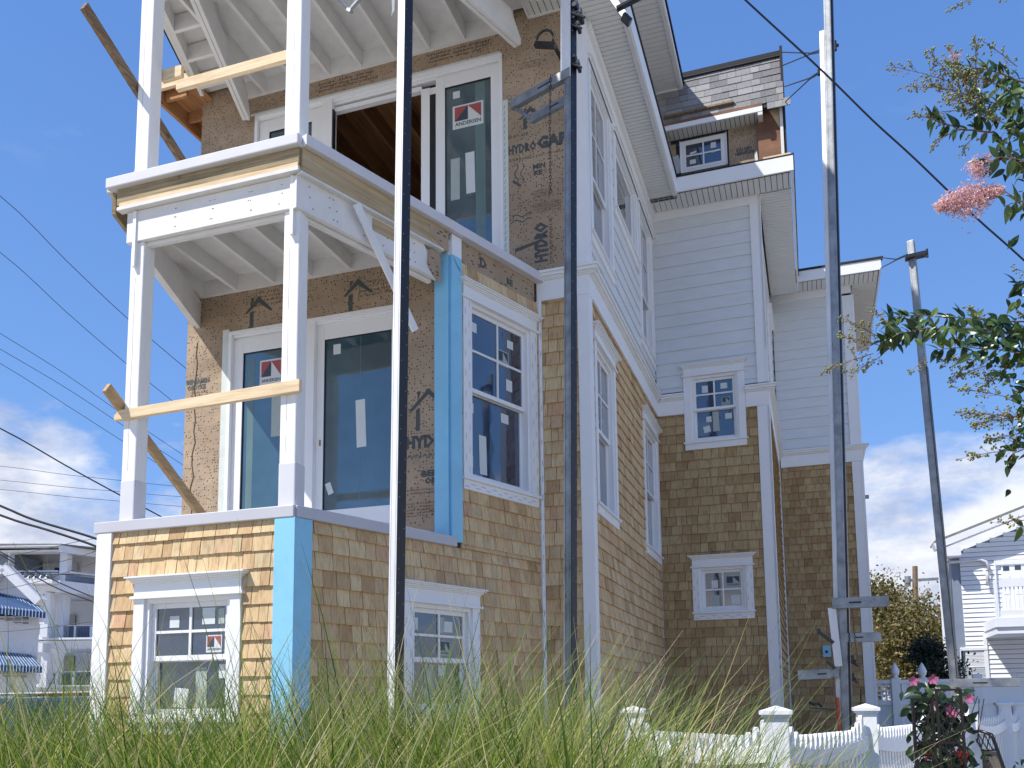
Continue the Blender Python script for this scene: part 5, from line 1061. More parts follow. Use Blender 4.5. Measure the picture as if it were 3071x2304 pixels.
# privacy fence far right
bf=thing('privacy_fence','solid white privacy fence with lattice top and pointed post finials, behind the picket fence','fence',(3,16,0))
YP=16.5
def QP(u,v): p=atY(u,v,YP); return p.x,p.z
xa=QP(2600,2100)[0]; xm=QP(2700,2100)[0]; xb=9.5; zt_=QP(2650,2040)[1]
def bx(name,x0,x1,z0,z1,y0,y1,**k): mb=MB(); mb.box((x0,y0,z0),(x1,y1,z1)); return obj(name,mb,MT['vinyl'],bf,**k)
bx('panel',xa-1,xb,.05,zt_-.38,YP,YP+.03); bx('rail',xa-1,xb,zt_-.06,zt_,YP-.03,YP+.05); bx('rail',xa-1,xb,zt_-.42,zt_-.34,YP-.03,YP+.05); bx('panel',xm,xb,zt_-.35,zt_-.05,YP,YP+.03)
x=xa-.9; i=0
while x<xb: bx('groove',x,x+.008,.05,zt_-.42,YP-.006,YP-.001,kind='stuff'); x+=.15
x=xa-.9
while x<xm: bx('lattice_strip',x,x+.03,zt_-.34,zt_-.06,YP,YP+.02); x+=.075
for z in (zt_-.27,zt_-.19,zt_-.11): bx('lattice_strip',xa-1,xm,z,z+.03,YP-.012,YP-.002)
def fin(x,zb,par):
    mb=MB(); mb.tube([(x,YP,zb),(x,YP,zb+.03),(x,YP,zb+.06),(x,YP,zb+.12),(x,YP,zb+.19),(x,YP,zb+.27)],[.08,.03,.06,.075,.045,.004],12); obj('finial',mb,MT['vinyl'],par,smooth=True)
for u in (2689,2711+60,2935,3120):
    x=QP(u,2100)[0]; zt2=QP(u,2040)[1]; mb=MB(); mb.box((x-.07,YP-.07,0),(x+.07,YP+.07,zt2+(.03 if u<2800 else .10))); po=obj('post',mb,MT['vinyl'],bf,bevel=.006)
    if u<2800: fin(x,zt2+.03,po)
# ================================================================ FOLIAGE
def leafmat(name,stops,trans=.25,rough=.45):
    m,t,b=new(name); g=N(t,'ShaderNodeNewGeometry'); oi=N(t,'ShaderNodeObjectInfo'); ad=N(t,'ShaderNodeMath',operation='ADD'); t.links.new(g.outputs['Random Per Island'],ad.inputs[0]); t.links.new(oi.outputs['Random'],ad.inputs[1]); fr=N(t,'ShaderNodeMath',operation='FRACT'); t.links.new(ad.outputs[0],fr.inputs[0])
    c=ramp(t,fr.outputs[0],stops); t.links.new(c,b.inputs['Base Color']); b.inputs['Roughness'].default_value=rough
    tr=N(t,'ShaderNodeBsdfTranslucent'); mc=mixc(t,1.0,c,(1.3,1.5,.6),'MULTIPLY'); t.links.new(mc,tr.inputs[0]); mx_=N(t,'ShaderNodeMixShader'); mx_.inputs[0].default_value=trans
    t.links.new(b.outputs[0],mx_.inputs[1]); t.links.new(tr.outputs[0],mx_.inputs[2]); o_=[n for n in t.nodes if n.type=='OUTPUT_MATERIAL'][0]; t.links.new(mx_.outputs[0],o_.inputs[0]); return m
MT['grass']=leafmat('tall_grass_blade',[(0,(.035,.07,.010)),(.25,(.085,.15,.018)),(.5,(.17,.25,.03)),(.68,(.28,.33,.06)),(.80,(.38,.33,.12)),(.92,(.52,.42,.22)),(1,(.62,.52,.34))],.3,.5)
MT['leafd']=leafmat('crepe_myrtle_leaf',[(0,(.014,.034,.010)),(.4,(.035,.075,.018)),(.75,(.07,.12,.028)),(1,(.13,.18,.05))],.22,.3)
MT['leafv']=leafmat('vine_leaf',[(0,(.008,.02,.008)),(.6,(.02,.045,.015)),(1,(.05,.09,.03))],.2,.35)
MT['leaft']=leafmat('autumn_tree_leaf',[(0,(.05,.055,.02)),(.35,(.12,.105,.035)),(.65,(.22,.16,.06)),(.85,(.30,.22,.09)),(1,(.12,.14,.04))],.25,.6)
MT['leafs']=leafmat('dark_shrub_leaf',[(0,(.006,.012,.006)),(1,(.02,.04,.015))],.1,.6)
MT['bark']=pmat('grey_brown_bark',(.14,.10,.07),.9,.25,10,60,.4,stretch=(1,1,.3)); MT['twig']=pmat('reddish_twig',(.22,.13,.08),.8,.2,20,90,.1)
MT['pod']=pmat('seed_pod',(.20,.21,.06),.5,.45,45,90,.0); MT['bloom']=leafmat('pink_bloom',[(0,(.46,.22,.33)),(.5,(.72,.44,.56)),(1,(.88,.68,.78))],.3,.7)
MT['pink']=pmat('pink_petal',(.62,.16,.30),.6,.2,30,60,0); MT['redp']=pmat('red_petal',(.50,.02,.015),.6,.2,30,60,0)
rg=np.random.RandomState(4)
def blades(n,pos,hgt,mat,name,wd=(.003,.008),lab=None,seed=1,lean=.9,segs=9,curl=.25):
    r=np.random.RandomState(seed); V=np.zeros((n,(segs+1)*2,3)); 
    for i in range(n):
        x,y=pos(r); h=hgt(r,x,y); a=r.uniform(0,2*math.pi); L=h*r.uniform(1.02,1.3); w_=r.uniform(*wd)
        strong=r.rand()<.38; th=math.radians(r.uniform(82,92)); dth=(r.uniform(.35,1.5) if not strong else r.uniform(1.8,4.2))
        p=np.array([x,y,0.0]); step=L/segs; az=a; tw=r.uniform(-.6,.6) if not strong else r.uniform(-1.6,1.6)
        sx,sy=-math.sin(a+1.1),math.cos(a+1.1)
        for s in range(segs+1):
            f=s/segs; ww=w_*(1-f**2.2)*.5+.0003
            V[i,2*s]=p-np.array([sx,sy,0])*ww; V[i,2*s+1]=p+np.array([sx,sy,0])*ww
            ang=th-dth*lean*f**1.9*(1.0 if not strong else 1.0); az=a+tw*f
            p=p+step*np.array([math.cos(ang)*math.cos(az)+.05*f,math.cos(ang)*math.sin(az),math.sin(ang)])
    nv=(segs+1)*2; base=(np.arange(n)*nv)[:,None,None]; q=np.array([[2*s,2*s+1,2*s+3,2*s+2] for s in range(segs)])[None]; F=(base+q).reshape(-1,4)
    m=bpy.data.meshes.new(name); m.vertices.add(n*nv); m.vertices.foreach_set('co',V.reshape(-1)); m.loops.add(F.size); m.loops.foreach_set('vertex_index',F.reshape(-1)); m.polygons.add(len(F)); m.polygons.foreach_set('loop_start',np.arange(len(F))*4); m.polygons.foreach_set('loop_total',np.full(len(F),4)); m.update(calc_edges=True); m.materials.append(mat)
    return obj(name,m,None,kind='stuff')
CL=[]
rr2=random.Random(21)
for i in range(130):
    zc=rr2.uniform(2.2,4.4); u=rr2.uniform(-350,2260); p=at(u,2110,zc)
    if u>1750 and zc>3.9: continue
    if u>2150 and zc>3.2: continue
    CL.append((p.x,p.y,u,zc))
CL=[c_ for c_ in CL if not (c_[1]>5.05 and c_[0]<-3.2) and FD.n.dot(Vector((c_[0],c_[1],0))-FD.O)>.25 or c_[1]<5.0]
def gpos(r):
    c=CL[r.randint(len(CL))]; a=r.uniform(0,6.283); q=abs(r.normal(0,.14)); return c[0]+q*math.cos(a),c[1]+q*math.sin(a)
def gh(r,x,y):
    p=Vector((x,y,0)); zc=(p-EYE).dot(rf); u=CXP+FPX*(p-EYE).dot(rr)/max(zc,.3)
    base=1.44 if u<950 else (1.475 if u<1650 else 1.475-(u-1650)*.00034)
    return (base+.02*(zc-3))*r.uniform(.86,1.04)*(1 if r.rand()>.035 else 1.13)
grass=blades(27000,gpos,gh,MT['grass'],'tall_grass',(.004,.0115),seed=3)
tag(grass,'dense tall ornamental grass with straw coloured curling tips along the bottom','grass')
def gpos2(r): zc=r.uniform(1.25,2.2); u=r.uniform(-200,1500)*(1 if r.rand()<.6 else 1.25); p=at(u,2110,zc); return p.x,p.y
g2=blades(300,gpos2,lambda r,x,y: r.uniform(1.34,1.52),MT['grass'],'near_grass',(.003,.007),seed=8)
tag(g2,'scattered nearer blades of the tall grass','grass')
# leaf and pod meshes
def leafmesh(name,mat,L=1,Wd=.46,fold=.12,droop=.25):
    V=[];F=[]; n=6
    for i in range(n+1):
        t=i/n; w_=Wd*.5*math.sin(math.pi*min(1,t**.8))*(1-.15*t); z=-droop*t*t
        V+=[(-w_,t*L,z+fold*w_*2),(0,t*L,z),(w_,t*L,z+fold*w_*2)]
    for i in range(n): a=3*i; F+=[(a,a+1,a+4,a+3),(a+1,a+2,a+5,a+4)]
    m=bpy.data.meshes.new(name); m.from_pydata(V,[],F); m.materials.append(mat)
    for p in m.polygons: p.use_smooth=True
    return m
def place(name,mesh,p,d,up,s,parent,roll=0):
    d=Vector(d).normalized(); x=d.cross(Vector(up)).normalized(); z=x.cross(d); 
    if roll: q=Matrix.Rotation(roll,3,d); x=q@x; z=q@z
    m3=Matrix((x*s,d*s,z*s)).transposed(); o=bpy.data.objects.new(name,mesh); COL.objects.link(o); o.parent=parent; o.matrix_parent_inverse=Matrix.Translation(-parent.location); o.matrix_basis=Matrix.Translation(p)@m3.to_4x4(); return o
def ball(mb,c,r,sq=1):
    t=r*.62; 
    V=[(0,0,r),(r*.894,0,r*.447),(r*.276,r*.851,r*.447),(-r*.724,r*.526,r*.447),(-r*.724,-r*.526,r*.447),(r*.276,-r*.851,r*.447),(r*.724,r*.526,-r*.447),(-r*.276,r*.851,-r*.447),(-r*.894,0,-r*.447),(-r*.276,-r*.851,-r*.447),(r*.724,-r*.526,-r*.447),(0,0,-r)]
    F=[(0,1,2),(0,2,3),(0,3,4),(0,4,5),(0,5,1),(1,6,2),(2,7,3),(3,8,4),(4,9,5),(5,10,1),(6,7,2),(7,8,3),(8,9,4),(9,10,5),(10,6,1),(11,7,6),(11,8,7),(11,9,8),(11,10,9),(11,6,10)]
    mb.add([(c[0]+a,c[1]+b_,c[2]+d*sq) for a,b_,d in V],F)
# ---- crepe myrtle reaching in from the right
cmt=at(3560,2110,4.3); cm=thing('crepe_myrtle','crepe myrtle reaching in from the right with glossy leaves, seed pods and one pink bloom','tree',(cmt.x,cmt.y,0))
tk=MB(); hub=at(3420,1500,4.35); tk.tube([(cmt.x,cmt.y,0),tuple(at(3540,1900,4.3)),tuple(hub)],[.06,.05,.035],8); tk.tube([tuple(hub),tuple(at(3380,900,4.4)),tuple(at(3300,500,4.4))],[.035,.025,.015],8); tk.tube([tuple(at(3380,900,4.4)),tuple(at(3280,1050,4.45)),tuple(at(3240,1040,4.5))],[.02,.013,.009],6); tk.tube([tuple(hub),tuple(at(3270,1350,4.3)),tuple(at(3250,1300,4.3))],[.02,.013,.008],6); obj('trunk',tk,MT['bark'],cm)
LM=leafmesh('leaf',MT['leafd']); tw=MB(); pods=MB(); rl=random.Random(6); NL=0
def path(pts,zc,r0,r1):
    P=[at(u,v,zc+dz) for u,v,dz in pts]; Q_=[]
    for a,b in zip(P,P[1:]):
        for k in range(5): Q_.append(a+(b-a)*(k/5)+Vector((rl.uniform(-.003,.003),rl.uniform(-.003,.003),rl.uniform(-.003,.003))))
    Q_.append(P[-1]); n=len(Q_); tw.tube(Q_,[r0+(r1-r0)*i/(n-1) for i in range(n)],5); return Q_
def leaves(Q_,n,size=(.055,.095),frac=(0,1)):
    global NL
    for i in range(n):
        f=frac[0]+(frac[1]-frac[0])*(i+rl.random())/n; k=min(len(Q_)-2,int(f*(len(Q_)-1))); p=Q_[k]+(Q_[k+1]-Q_[k])*rl.random(); d=(Q_[k+1]-Q_[k]).normalized()
        s=1 if i%2 else -1; sidev=(rd*-1)*s*rl.uniform(.5,1.1)+d*rl.uniform(.2,.9)+rf*rl.uniform(-.7,.7)+Vector((0,0,-.25))
        place('leaf',LM,p,sidev,rf*-1+Vector((0,0,.8))+Vector((rl.uniform(-.8,.8),rl.uniform(-.5,.5),rl.uniform(-.5,.5))),rl.uniform(*size),cm,rl.uniform(-.8,.8)); NL+=1
def panicle(tip,base,n,spread,zc,zr=.1,rad=(.0036,.0062)):
    """seed head: side stalks ending in round pods between two pixels"""
    A=at(*base,zc);B=at(*tip,zc+rl.uniform(-zr,zr)); tw.tube([A,A+(B-A)*.5+Vector((0,0,.005)),B],[.0022,.0016,.001],4)
    for i in range(n):
        f=rl.random()**.8; p=A+(B-A)*f; dv_=Vector((rl.gauss(0,1),rl.gauss(0,1),rl.gauss(0,1)))*spread*(1.05-f*.75)+(B-A)*.12; q=p+dv_; m_=p+dv_*.5+Vector((rl.uniform(-.004,.004),)*3)
        tw.tube([p,m_,q],[.0009,.0008,.0006],3,False)
        for j in range(rl.choice((1,2,2,3))): c_=q+Vector((rl.gauss(0,.006),rl.gauss(0,.006),rl.gauss(0,.006))); tw.tube([m_,c_],.0005,3,False); ball(pods,c_,rl.uniform(*rad),1.15)
q=path([(3300,560,.1),(3071,520,0),(2980,400,0),(2870,385,0),(2790,355,0)],4.4,.008,.002); leaves(q,34,frac=(.3,1))
q=path([(3250,420,.1),(3071,250,0),(2960,205,0),(2860,205,-.05)],4.5,.007,.002); leaves(q,26,frac=(.3,1))
q=path([(3280,500,.1),(3071,330,.05),(2950,300,.05),(2900,250,.05)],4.6,.006,.002); leaves(q,26,frac=(.3,1))
q=path([(3200,560,0),(3060,480,0),(3000,470,0),(2950,500,0)],4.3,.005,.002); leaves(q,10)
q=path([(3200,600,0),(3071,600,0),(3010,620,0)],4.3,.004,.002); leaves(q,10,(.07,.105))
for tp,bs,n,sp in (((2680,200),(2850,245),26,.035),((2725,260),(2860,270),24,.03),((2745,350),(2880,330),20,.03),((2790,160),(2880,260),34,.035),((2850,150),(2900,270),40,.035),((2925,125),(2930,270),34,.03),((2950,125),(3050,200),16,.02),((2800,260),(2950,300),60,.045),((2850,300),(3000,330),60,.045),((2880,220),(3010,260),60,.045),((2750,345),(2850,380),14,.02),((2790,445),(2850,400),10,.02),((2880,460),(2930,400),12,.02),((2900,330),(3040,380),40,.04)): panicle(tp,bs,n,sp,4.4)
# middle branch
q=path([(3300,1050,.1),(3071,1005,0),(2930,985,0),(2780,985,0),(2700,1000,0),(2640,1030,0)],4.5,.008,.002); leaves(q,70,frac=(.2,1))
q=path([(3250,1000,0),(3071,965,0),(2900,955,0),(2760,945,0),(2660,950,0)],4.6,.005,.0015); leaves(q,44,frac=(.2,1))
q=path([(3250,1080,0),(3071,1060,0),(2900,1040,0),(2800,1050,0)],4.4,.004,.0015); leaves(q,24,frac=(.2,1))
q=path([(3200,880,0),(3071,860,0),(3045,850,0)],4.4,.004,.0015); leaves(q,8)
for tp,bs,n,sp in (((2480,1110),(2620,1060),30,.03),((2540,960),(2650,1020),26,.03),((2530,1010),(2650,1040),34,.035),((2560,1120),(2640,1070),20,.025),((2620,930),(2680,990),14,.02),((2730,1120),(2780,1070),10,.02),((2870,1130),(2980,1090),50,.04),((2960,1150),(3040,1090),50,.035),((2900,920),(2960,960),14,.02),((3060,940),(3120,980),20,.03),((2830,1080),(2930,1080),40,.035)): panicle(tp,bs,n,sp,4.5)
# lower right branch
q=path([(3260,1250,0),(3100,1230,0),(3050,1210,0)],4.3,.006,.002); leaves(q,16)
q=path([(3260,1350,0),(3100,1330,0),(3040,1360,0),(3020,1400,0)],4.3,.005,.002); leaves(q,18,(.06,.09))
for tp,bs,n,sp in (((2875,1165),(3040,1195),30,.028),((2890,1240),(3050,1250),50,.035),((2930,1270),(3060,1250),60,.035),((2900,1370),(3050,1350),30,.028),((2970,1320),(3060,1300),30,.03),((2990,1570),(3080,1560),14,.02),((2850,30),(2930,-10),14,.018),((3000,5),(3060,-30),6,.012),((3035,800),(3090,830),8,.015)): panicle(tp,bs,n,sp,4.3)
q=path([(3250,1620,0),(3100,1580,0),(3050,1575,0)],4.3,.004,.001); leaves(q,6)
FV=[];FF=[]
def bulk(cx,cy,sx,sy,n,zc=4.45,size=(.05,.08)):
    base=[v.co.copy() for v in LM.vertices]; polys=[tuple(p.vertices) for p in LM.polygons]
    for i in range(n):
        p=at(rl.gauss(cx,sx),rl.gauss(cy,sy),zc+rl.uniform(-.15,.15)); d=Vector((rl.gauss(0,1),rl.gauss(0,.8),rl.gauss(-.3,.8))).normalized(); x=d.cross(Vector((rl.gauss(0,.5),-1,rl.gauss(.6,.5)))).normalized(); z=x.cross(d); s=rl.uniform(*size); b=len(FV)
        FV.extend([tuple(p+(x*c.x+d*c.y+z*c.z)*s) for c in base]); FF.extend([tuple(b+k for k in q_) for q_ in polys])
bulk(3020,300,34,50,60); bulk(3090,400,40,70,80); bulk(2930,340,40,30,26); bulk(3060,520,30,50,24); bulk(2980,1010,80,30,90); bulk(2760,990,70,22,30); bulk(3060,1080,50,50,70); bulk(3075,1300,28,60,50); bulk(3080,900,30,40,24); bulk(3160,700,60,300,120)
m=bpy.data.meshes.new('leaf_mass'); m.from_pydata(FV,[],FF); m.materials.append(MT['leafd']); obj('leaf_mass',m,None,cm,kind='stuff')
obj('twigs',tw,MT['twig'],cm,kind='stuff'); obj('seed_pods',pods,MT['pod'],cm,kind='stuff',smooth=True)
bl=MB(); st_=MB(); st_.tube([at(3120,640,4.3),at(2990,560,4.3),at(2830,600,4.3)],[.003,.002,.001],5)
def petal(mb,c,s):
    for k in range(4):
        d=Vector((rl.gauss(0,1),rl.gauss(0,1),rl.gauss(0,1))).normalized(); e=d.cross(Vector((rl.gauss(0,1),rl.gauss(0,1),rl.gauss(0,1)))).normalized(); mb.add([c,c+d*s*.6+e*s*.4,c+d*s*1.1,c+d*s*.6-e*s*.4],[(0,1,2,3)])
for i in range(1900):
    f=rl.random(); u=2810+f*195+rl.gauss(0,6); hw_=(18+44*math.sin(math.pi*min(1,f*1.05)))*.62; v=622-f*52+rl.gauss(0,hw_*.55); 
    if f>.35 and f<.75 and rl.random()<.25: v+=rl.uniform(0,45)
    petal(bl,at(u,v,4.32+rl.uniform(-.05,.05)),rl.uniform(.006,.011))
for i in range(420): petal(bl,at(2935+rl.gauss(0,16),505+rl.gauss(0,14),4.32+rl.uniform(-.03,.03)),rl.uniform(.005,.009))
for i in range(70): petal(bl,at(2962+rl.gauss(0,10),478+rl.gauss(0,8),4.32),rl.uniform(.005,.009))
for i in range(40): petal(bl,at(2862+rl.gauss(0,12),170+rl.gauss(0,10),4.35),rl.uniform(.005,.008))
obj('bloom',bl,MT['bloom'],cm,kind='stuff',label='pink flower panicle',fix=False); obj('flower_stalk',st_,MT['twig'],cm)
# ---- background trees
def tree(name,lab,base,h,cr,n,mat,seed,size=(.10,.2),grp=None,cl=34,rz=.8,cz=.62):
    r=random.Random(seed); t=thing(name,lab,'tree',base,grp); B=Vector(base); mb=MB(); top=B+Vector((0,0,h*.55)); mb.tube([B,B+Vector((r.uniform(-.1,.1),0,h*.3)),top],[.16*h/7,.12*h/7,.07*h/7],8)
    cs=[]
    for i in range(cl):
        a=r.uniform(0,6.28); e=r.uniform(-.7,1); q=cr*r.uniform(.35,.95); c=B+Vector((math.cos(a)*q*math.sqrt(1-min(.9,e*e)),math.sin(a)*q*math.sqrt(1-min(.9,e*e)),h*cz+e*h*.38*rz)); cs.append(c)
        if i<16: mb.tube([B+Vector((0,0,h*r.uniform(.2,.5))),(B+Vector((0,0,h*.5))+c)/2,c],[.05*h/7,.03*h/7,.01],5)
    obj('trunk',mb,MT['bark'],t); V=[];F=[]
    for i in range(n):
        c=r.choice(cs); s=cr*.27; p=c+Vector((r.gauss(0,s),r.gauss(0,s),r.gauss(0,s*.8))); d=Vector((r.gauss(0,1),r.gauss(0,1),r.gauss(0,1))).normalized(); e=d.cross(Vector((r.gauss(0,1),r.gauss(0,1),r.gauss(0,1)))).normalized(); L=r.uniform(*size); b=len(V); V+=[tuple(p-d*L/2),tuple(p+e*L*.3),tuple(p+d*L/2),tuple(p-e*L*.3)]; F.append((b,b+1,b+2,b+3))
    m=bpy.data.meshes.new('crown'); m.from_pydata(V,[],F); m.materials.append(mat); obj('crown',m,None,t,kind='stuff'); return t
def gb(u,zc): p=at(u,2110,zc); return (p.x,p.y,0)
tree('yellowing_tree','tall yellow brown tree close beside the rear corner of the shingled house',gb(2640,30),5.9,1.35,13000,MT['leaft'],1,(.07,.15),'trees beyond the white fence')
tree('yellowing_tree','broad yellow brown tree left of the leaning pole',gb(2745,28),4.9,1.6,14000,MT['leaft'],2,(.07,.15),'trees beyond the white fence')
tree('yellowing_tree','low yellow brown tree right behind the leaning pole',gb(2850,29),4.5,1.5,10000,MT['leaft'],3,(.07,.15),'trees beyond the white fence')
tree('rounded_shrub','dark green rounded shrub rising behind the white privacy fence',gb(2790,19),2.45,.62,9000,MT['leafs'],5,(.05,.09),None,26,.9,.75)
up_=thing('utility_pole','weathered wooden utility pole with a crossarm rising behind the yellow trees','utility pole',gb(2746,40)); b0=Vector(gb(2746,40)); mb=MB(); mb.tube([b0,at(2744,1698,40)],[.16,.11],8); obj('pole',mb,MT['oldwood'],up_); mb=MB(); a=at(2715,1742,40); mb.bar(a,a+Vector((1.6,.3,.05)),.1,.12); mb.tube([at(2722,1728,40),at(2722,1760,40)],.13,8); obj('crossarm',mb,MT['galv'],up_)
# ---- trellis with vine
T0=Vector((.475,5.18,0)); tr_=thing('trellis','dark leaning lattice trellis overgrown by a flowering vine in front of the picket fence','trellis',tuple(T0)); MT['rust']=pmat('dark_brown_trellis',(.012,.008,.006),.7,.2,8,60,.1)
fr_=[Fr((.478,5.19),(.93,.37),(.37,-.93)),Fr((.60,5.235),(.93,.1),(.1,-.93))]
for F,w_,h_ in ((fr_[0],.115,1.60),(fr_[1],.13,1.65)):
    mb=MB(); F.box(mb,0,.012,0,h_,-.008,.008); F.box(mb,w_-.012,w_,0,h_,-.008,.008); F.box(mb,0,w_,h_-.012,h_,-.009,.009); F.box(mb,0,w_,1.36,1.375,-.009,.009); obj('frame',mb,MT['rust'],tr_)
    mb=MB(); z=0
    while z<h_-.05:
        for s in (1,-1):
            for k in range(3):
                a=k*w_/3; b_=(k+1)*w_/3; za,zb_=(z,z+.062) if s>0 else (z+.062,z); mb.bar(F.p(a,za,0),F.p(b_,zb_,0),.005,.005)
        z+=.062
    obj('lattice_wire',mb,MT['rust'],tr_,kind='stuff')
vn=thing('flowering_vine','dark leaved vine with pink trumpet flowers climbing the trellis','plant',(.62,5.12,0)); VM=leafmesh('leaf',MT['leafv'],1,.5,.15,.35); mb=MB(); rv=random.Random(12)
st=[]
for k in range(7):
    x0=.50+.04*k; pts=[(x0,5.12,0)]
    for j in range(1,9): pts.append((x0+rv.uniform(-.05,.05)+.01*j,5.12+rv.uniform(-.05,.05),j*.2+rv.uniform(-.02,.02)))
    mb.tube(pts,.0022,5); st.append(pts)
obj('stem',mb,MT['rust'],vn,kind='stuff')
for i in range(290):
    u=rv.gauss(2815,38); v=rv.uniform(2060,2330); 
    if v<2110: u=rv.gauss(2800,45)
    if v>2150: u=rv.gauss(2830,34)
    p=at(u,v,5.0+rv.uniform(-.12,.12)); place('leaf',VM,p,(rv.gauss(0,1),rv.gauss(0,.6),rv.gauss(-.2,.7)),(rv.gauss(0,.4),-1,rv.gauss(.5,.5)),rv.uniform(.055,.10),vn)
def flower(u,v,zc,s,mat,par):
    c=at(u,v,zc); mb=MB()
    for k in range(5):
        a=2*math.pi*k/5+.3; d=rr*math.cos(a)-rd*math.sin(a); e=rr*math.cos(a+.55)-rd*math.sin(a+.55); f=rr*math.cos(a-.55)-rd*math.sin(a-.55); mb.add([c,c+f*s*.7-rf*s*.15,c+d*s-rf*s*.25,c+e*s*.7-rf*s*.15],[(0,1,2,3)])
    mb.tube([c+rf*s*.8,c],[s*.1,s*.2],6); return obj('flower',mb,mat,par)
for u,v in ((2738,2043),(2797,2038),(2848,2130),(2905,2095),(2800,2118),(2857,2138)): flower(u,v,4.85,.032,MT['pink'] if u!=2800 else MT['bloom'],vn)
rp=thing('red_flowering_plant','low plant with red flowers at the foot of the trellis','plant',(.72,5.0,0))
for i in range(60): p=at(rv.gauss(2880,34),rv.uniform(2255,2400),4.9+rv.uniform(-.2,.2)); place('leaf',VM,p,(rv.gauss(0,1),rv.gauss(0,.6),rv.gauss(.3,.6)),(rv.gauss(0,.4),-1,rv.gauss(.5,.5)),rv.uniform(.03,.06),rp)
for u,v in ((2872,2258),(2888,2283),(2782,2268),(2893,2262)): flower(u,v,4.75,.026,MT['redp'],rp)
# ---- patio chairs
MT['sling']=pmat('taupe_sling_fabric',(.26,.22,.18),.8,.08,8,200,.3); MT['chair']=pmat('black_cast_metal',(.015,.015,.018),.35,.1,8,60,.1)
def chair(lab,O,ang,par_rot=0):
    t=thing('patio_chair',lab,'chair',O,'dark metal patio chairs by the fence'); O=Vector(O); ca,sa=math.cos(ang),math.sin(ang)
    def c(x,y,z): return O+Vector((x*ca-y*sa,x*sa+y*ca,z))   # x side, y forward
    mb=MB()
    for s in (-1,1):
        mb.tube([c(s*.24,-.42,1.06),c(s*.245,-.40,1.02),c(s*.25,-.30,.72),c(s*.25,-.16,.44)],[.02,.017,.016,.016],8); 
    mb.tube([c(-.24,-.42,1.06),c(-.12,-.43,1.09),c(0,-.43,1.07),c(.12,-.43,1.09),c(.24,-.42,1.06)],.016,8); mb.tube([c(-.245,-.385,.92),c(0,-.385,.90),c(.245,-.385,.92)],.011,8); mb.tube([c(-.25,-.16,.44),c(.25,-.16,.44)],.013,8); mb.tube([c(-.25,.3,.43),c(.25,.3,.43)],.013,8)
    for s in (-1,1): mb.tube([c(s*.25,-.16,.44),c(s*.25,.3,.43)],.014,8)
    obj('frame',mb,MT['chair'],t,smooth=True)
    for s in (-1,1):
        mb=MB(); mb.tube([c(s*.26,-.25,.62),c(s*.30,-.1,.66),c(s*.30,.12,.66),c(s*.30,.28,.62),c(s*.27,.33,.56)],.015,8); obj('armrest',mb,MT['chair'],t,smooth=True)
        for y in (-.2,.28): mb=MB(); mb.tube([c(s*.27,y,.5),c(s*.28,y+(.05 if y>0 else -.12),0)],.015,8); obj('leg',mb,MT['chair'],t,smooth=True)
    mb=MB()
    for i in range(7):
        x=-.20+.0667*i; mb.bar(c(x-.034,-.41,.925),c(x+.034,-.425,1.06),.008,.008); mb.bar(c(x+.034,-.41,.925),c(x-.034,-.425,1.06),.008,.008)
    obj('back_lattice',mb,MT['chair'],t,kind='stuff')
    mb=MB(); mb.prism([c(-.235,-.375,.90),c(.235,-.375,.90),c(.235,-.165,.46),c(-.235,-.165,.46)],(0,.006,.002)); obj('back_sling',mb,MT['sling'],t)
    mb=MB(); mb.prism([c(-.24,-.15,.44),c(.24,-.15,.44),c(.24,.29,.435),c(-.24,.29,.435)],(0,0,.008)); obj('seat_sling',mb,MT['sling'],t)
    return t
gd=MB(); gd.add([(*p,.006) for p in ((-1.0,1.0),(6.5,1.0),(7.5,14),(2.9,13.4),(-.2,4.9),(-1.3,6.2),(-3,4.0),(-3,.5))],[tuple(range(8))]); obj('garden_bed',gd,pmat('dark_mulch',(.045,.04,.022),.95,.4,3,60,.5),fix=False,kind='structure')
pt=MB(); 
a=[at(2880,2100,4.9),at(3500,2100,4.9),at(3500,2100,11),at(2980,2100,9)]; pt.prism([(p.x,p.y,0) for p in a],(0,0,.14)); obj('patio',pt,MT['stucco'],kind='structure')
p=at(3010,2110,8.7); chair('dark patio chair facing right, its taupe sling back visible',(p.x,p.y,.20),-.95)
p=at(2968,2110,7.4); chair('nearer dark patio chair seen edge on beside the vine',(p.x,p.y,.12),-1.5)
sh=thing('dark_bush','dark leafy bush at the right edge behind the chairs','plant',tuple(Vector(gb(3080,9.0)))); b_=Vector(gb(3085,9.0)); 
for i in range(120): place('leaf',VM,b_+Vector((rv.gauss(0,.12),rv.gauss(0,.12),rv.uniform(.2,1.0))),(rv.gauss(0,1),rv.gauss(0,1),rv.gauss(0,1)),(0,0,1),rv.uniform(.05,.08),sh)
# ================================================================ WIRES
def wire(lab,pts,r,zc,mat='black',cat='cable',grp=None,zc1=None):
    P=[]; n=len(pts)
    for i,(u,v) in enumerate(pts): z_=zc+((zc1-zc)*i/(n-1) if zc1 else 0); P.append(at(u,v,z_))
    Q_=[]
    for i in range(len(P)-1):
        p0=P[max(i-1,0)];p1=P[i];p2=P[i+1];p3=P[min(i+2,len(P)-1)]
        for k in range(4):
            t=k/4; Q_.append(.5*((2*p1)+(p2-p0)*t+(2*p0-5*p1+4*p2-p3)*t*t+(3*p1-p0-3*p2+p3)*t**3))
    Q_.append(P[-1]); mb=MB(); mb.tube(Q_,r,6); o=obj('overhead_cable',mb,MT[mat],None,smooth=True); tag(o,lab,cat,grp); return o
wire('thick black cable crossing the sky diagonally at the upper right',[(1300,-900),(2120,-110),(2235,0),(2466,213),(2618,362),(2741,474),(2922,648),(3071,781),(3300,1000),(4300,1750)],.0085,8.0)
GW='overhead wires at the left'
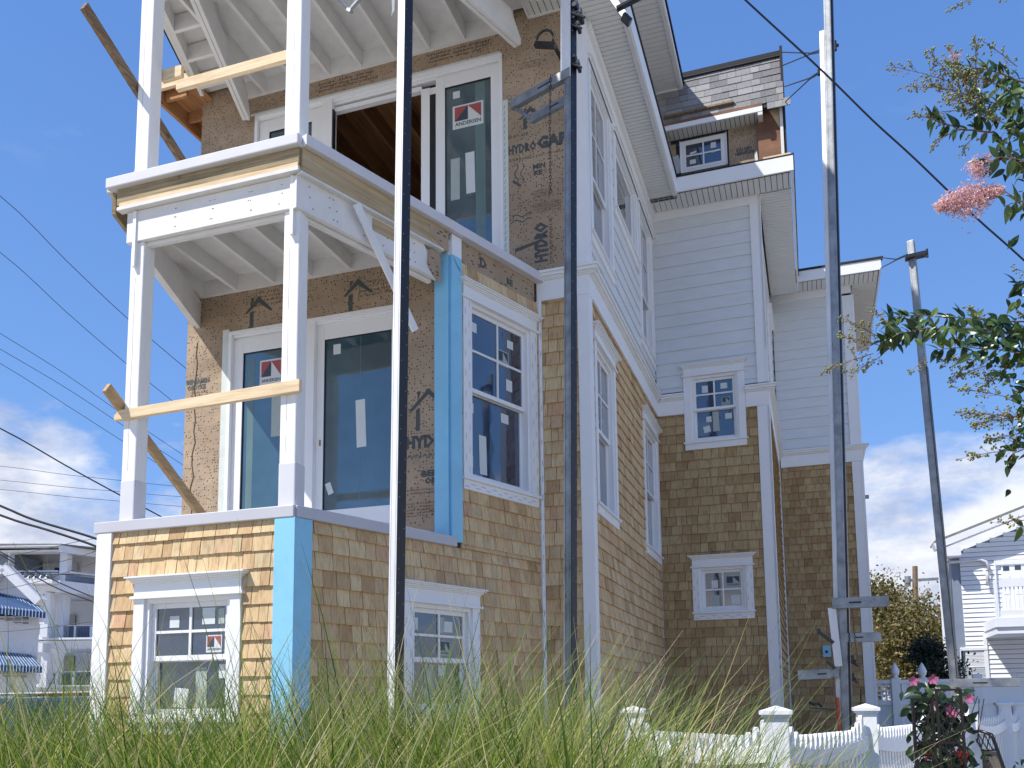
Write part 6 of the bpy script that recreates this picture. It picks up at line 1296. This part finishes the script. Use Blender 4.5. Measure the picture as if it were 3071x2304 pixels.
wire('uppermost thin wire crossing the sky behind the left posts',[(-300,390),(0,588),(200,783),(374,948),(562,1109),(700,1215)],.008,19,'black','wire',GW,24)
wire('second thin wire from the top in the left sky',[(-300,560),(0,757),(200,937),(368,1082),(549,1228),(700,1340)],.007,19,'black','wire',GW,24)
wire('third thin wire from the top in the left sky',[(-300,820),(0,1000),(200,1125),(357,1235),(551,1366),(700,1460)],.006,19,'black','wire',GW,24)
wire('fourth thin wire, crossing just below the horizontal porch plank',[(-300,875),(0,1047),(200,1165),(359,1270),(549,1395),(700,1490)],.006,19,'black','wire',GW,24)
wire('fifth thin wire in the left sky, above the cloud',[(-300,930),(0,1090),(200,1216),(359,1318),(549,1440),(700,1530)],.006,19,'black','wire',GW,24)
wire('black cable slanting down across the white cloud behind the lower left post',[(-300,1150),(0,1285),(200,1398),(352,1481),(487,1552),(640,1640)],.016,19,'black','wire',GW,22)
for i,(v0,v1) in enumerate(((1398,1460),(1440,1490),(1468,1519))): wire(('highest','middle','lowest')[i]+' of three nearly level thin wires over the left cloud',[(-300,v0-25),(0,v0),(200,v0+(v1-v0)*.42),(352,v0+(v1-v0)*.68),(543,v1),(700,v1+6)],.006,22,'black','wire',GW)
wire('upper of the two thick black cables ending behind the bay',[(-300,1395),(0,1517),(104,1560),(301,1620),(500,1700)],.024,16,'black','wire',GW)
wire('lower of the two thick black cables ending behind the bay',[(-300,1420),(0,1545),(150,1592),(299,1643),(500,1730)],.024,16,'black','wire',GW)
wire('upper of two twisted black wires crossing the balcony house',[(-200,1540),(0,1655),(151,1735),(290,1795),(450,1850)],.012,17,'black','wire',GW)
wire('lower of two twisted black wires crossing the balcony house',[(-200,1548),(0,1662),(151,1755),(290,1809),(450,1870)],.012,17,'black','wire',GW)
for i,pts in enumerate(([(-200,1700),(0,1672),(95,1655),(230,1625),(299,1612),(450,1570)],[(-200,1765),(0,1732),(120,1700),(230,1672),(296,1650),(450,1600)],[(-200,1790),(0,1768),(120,1743),(230,1706),(296,1684),(450,1640)],[(-200,1900),(0,1895),(120,1885),(296,1862),(450,1840)])): wire(('highest','second','third','lowest')[i]+' thin wire rising to the right in front of the balcony house',pts,.006,18,'black','wire',GW)
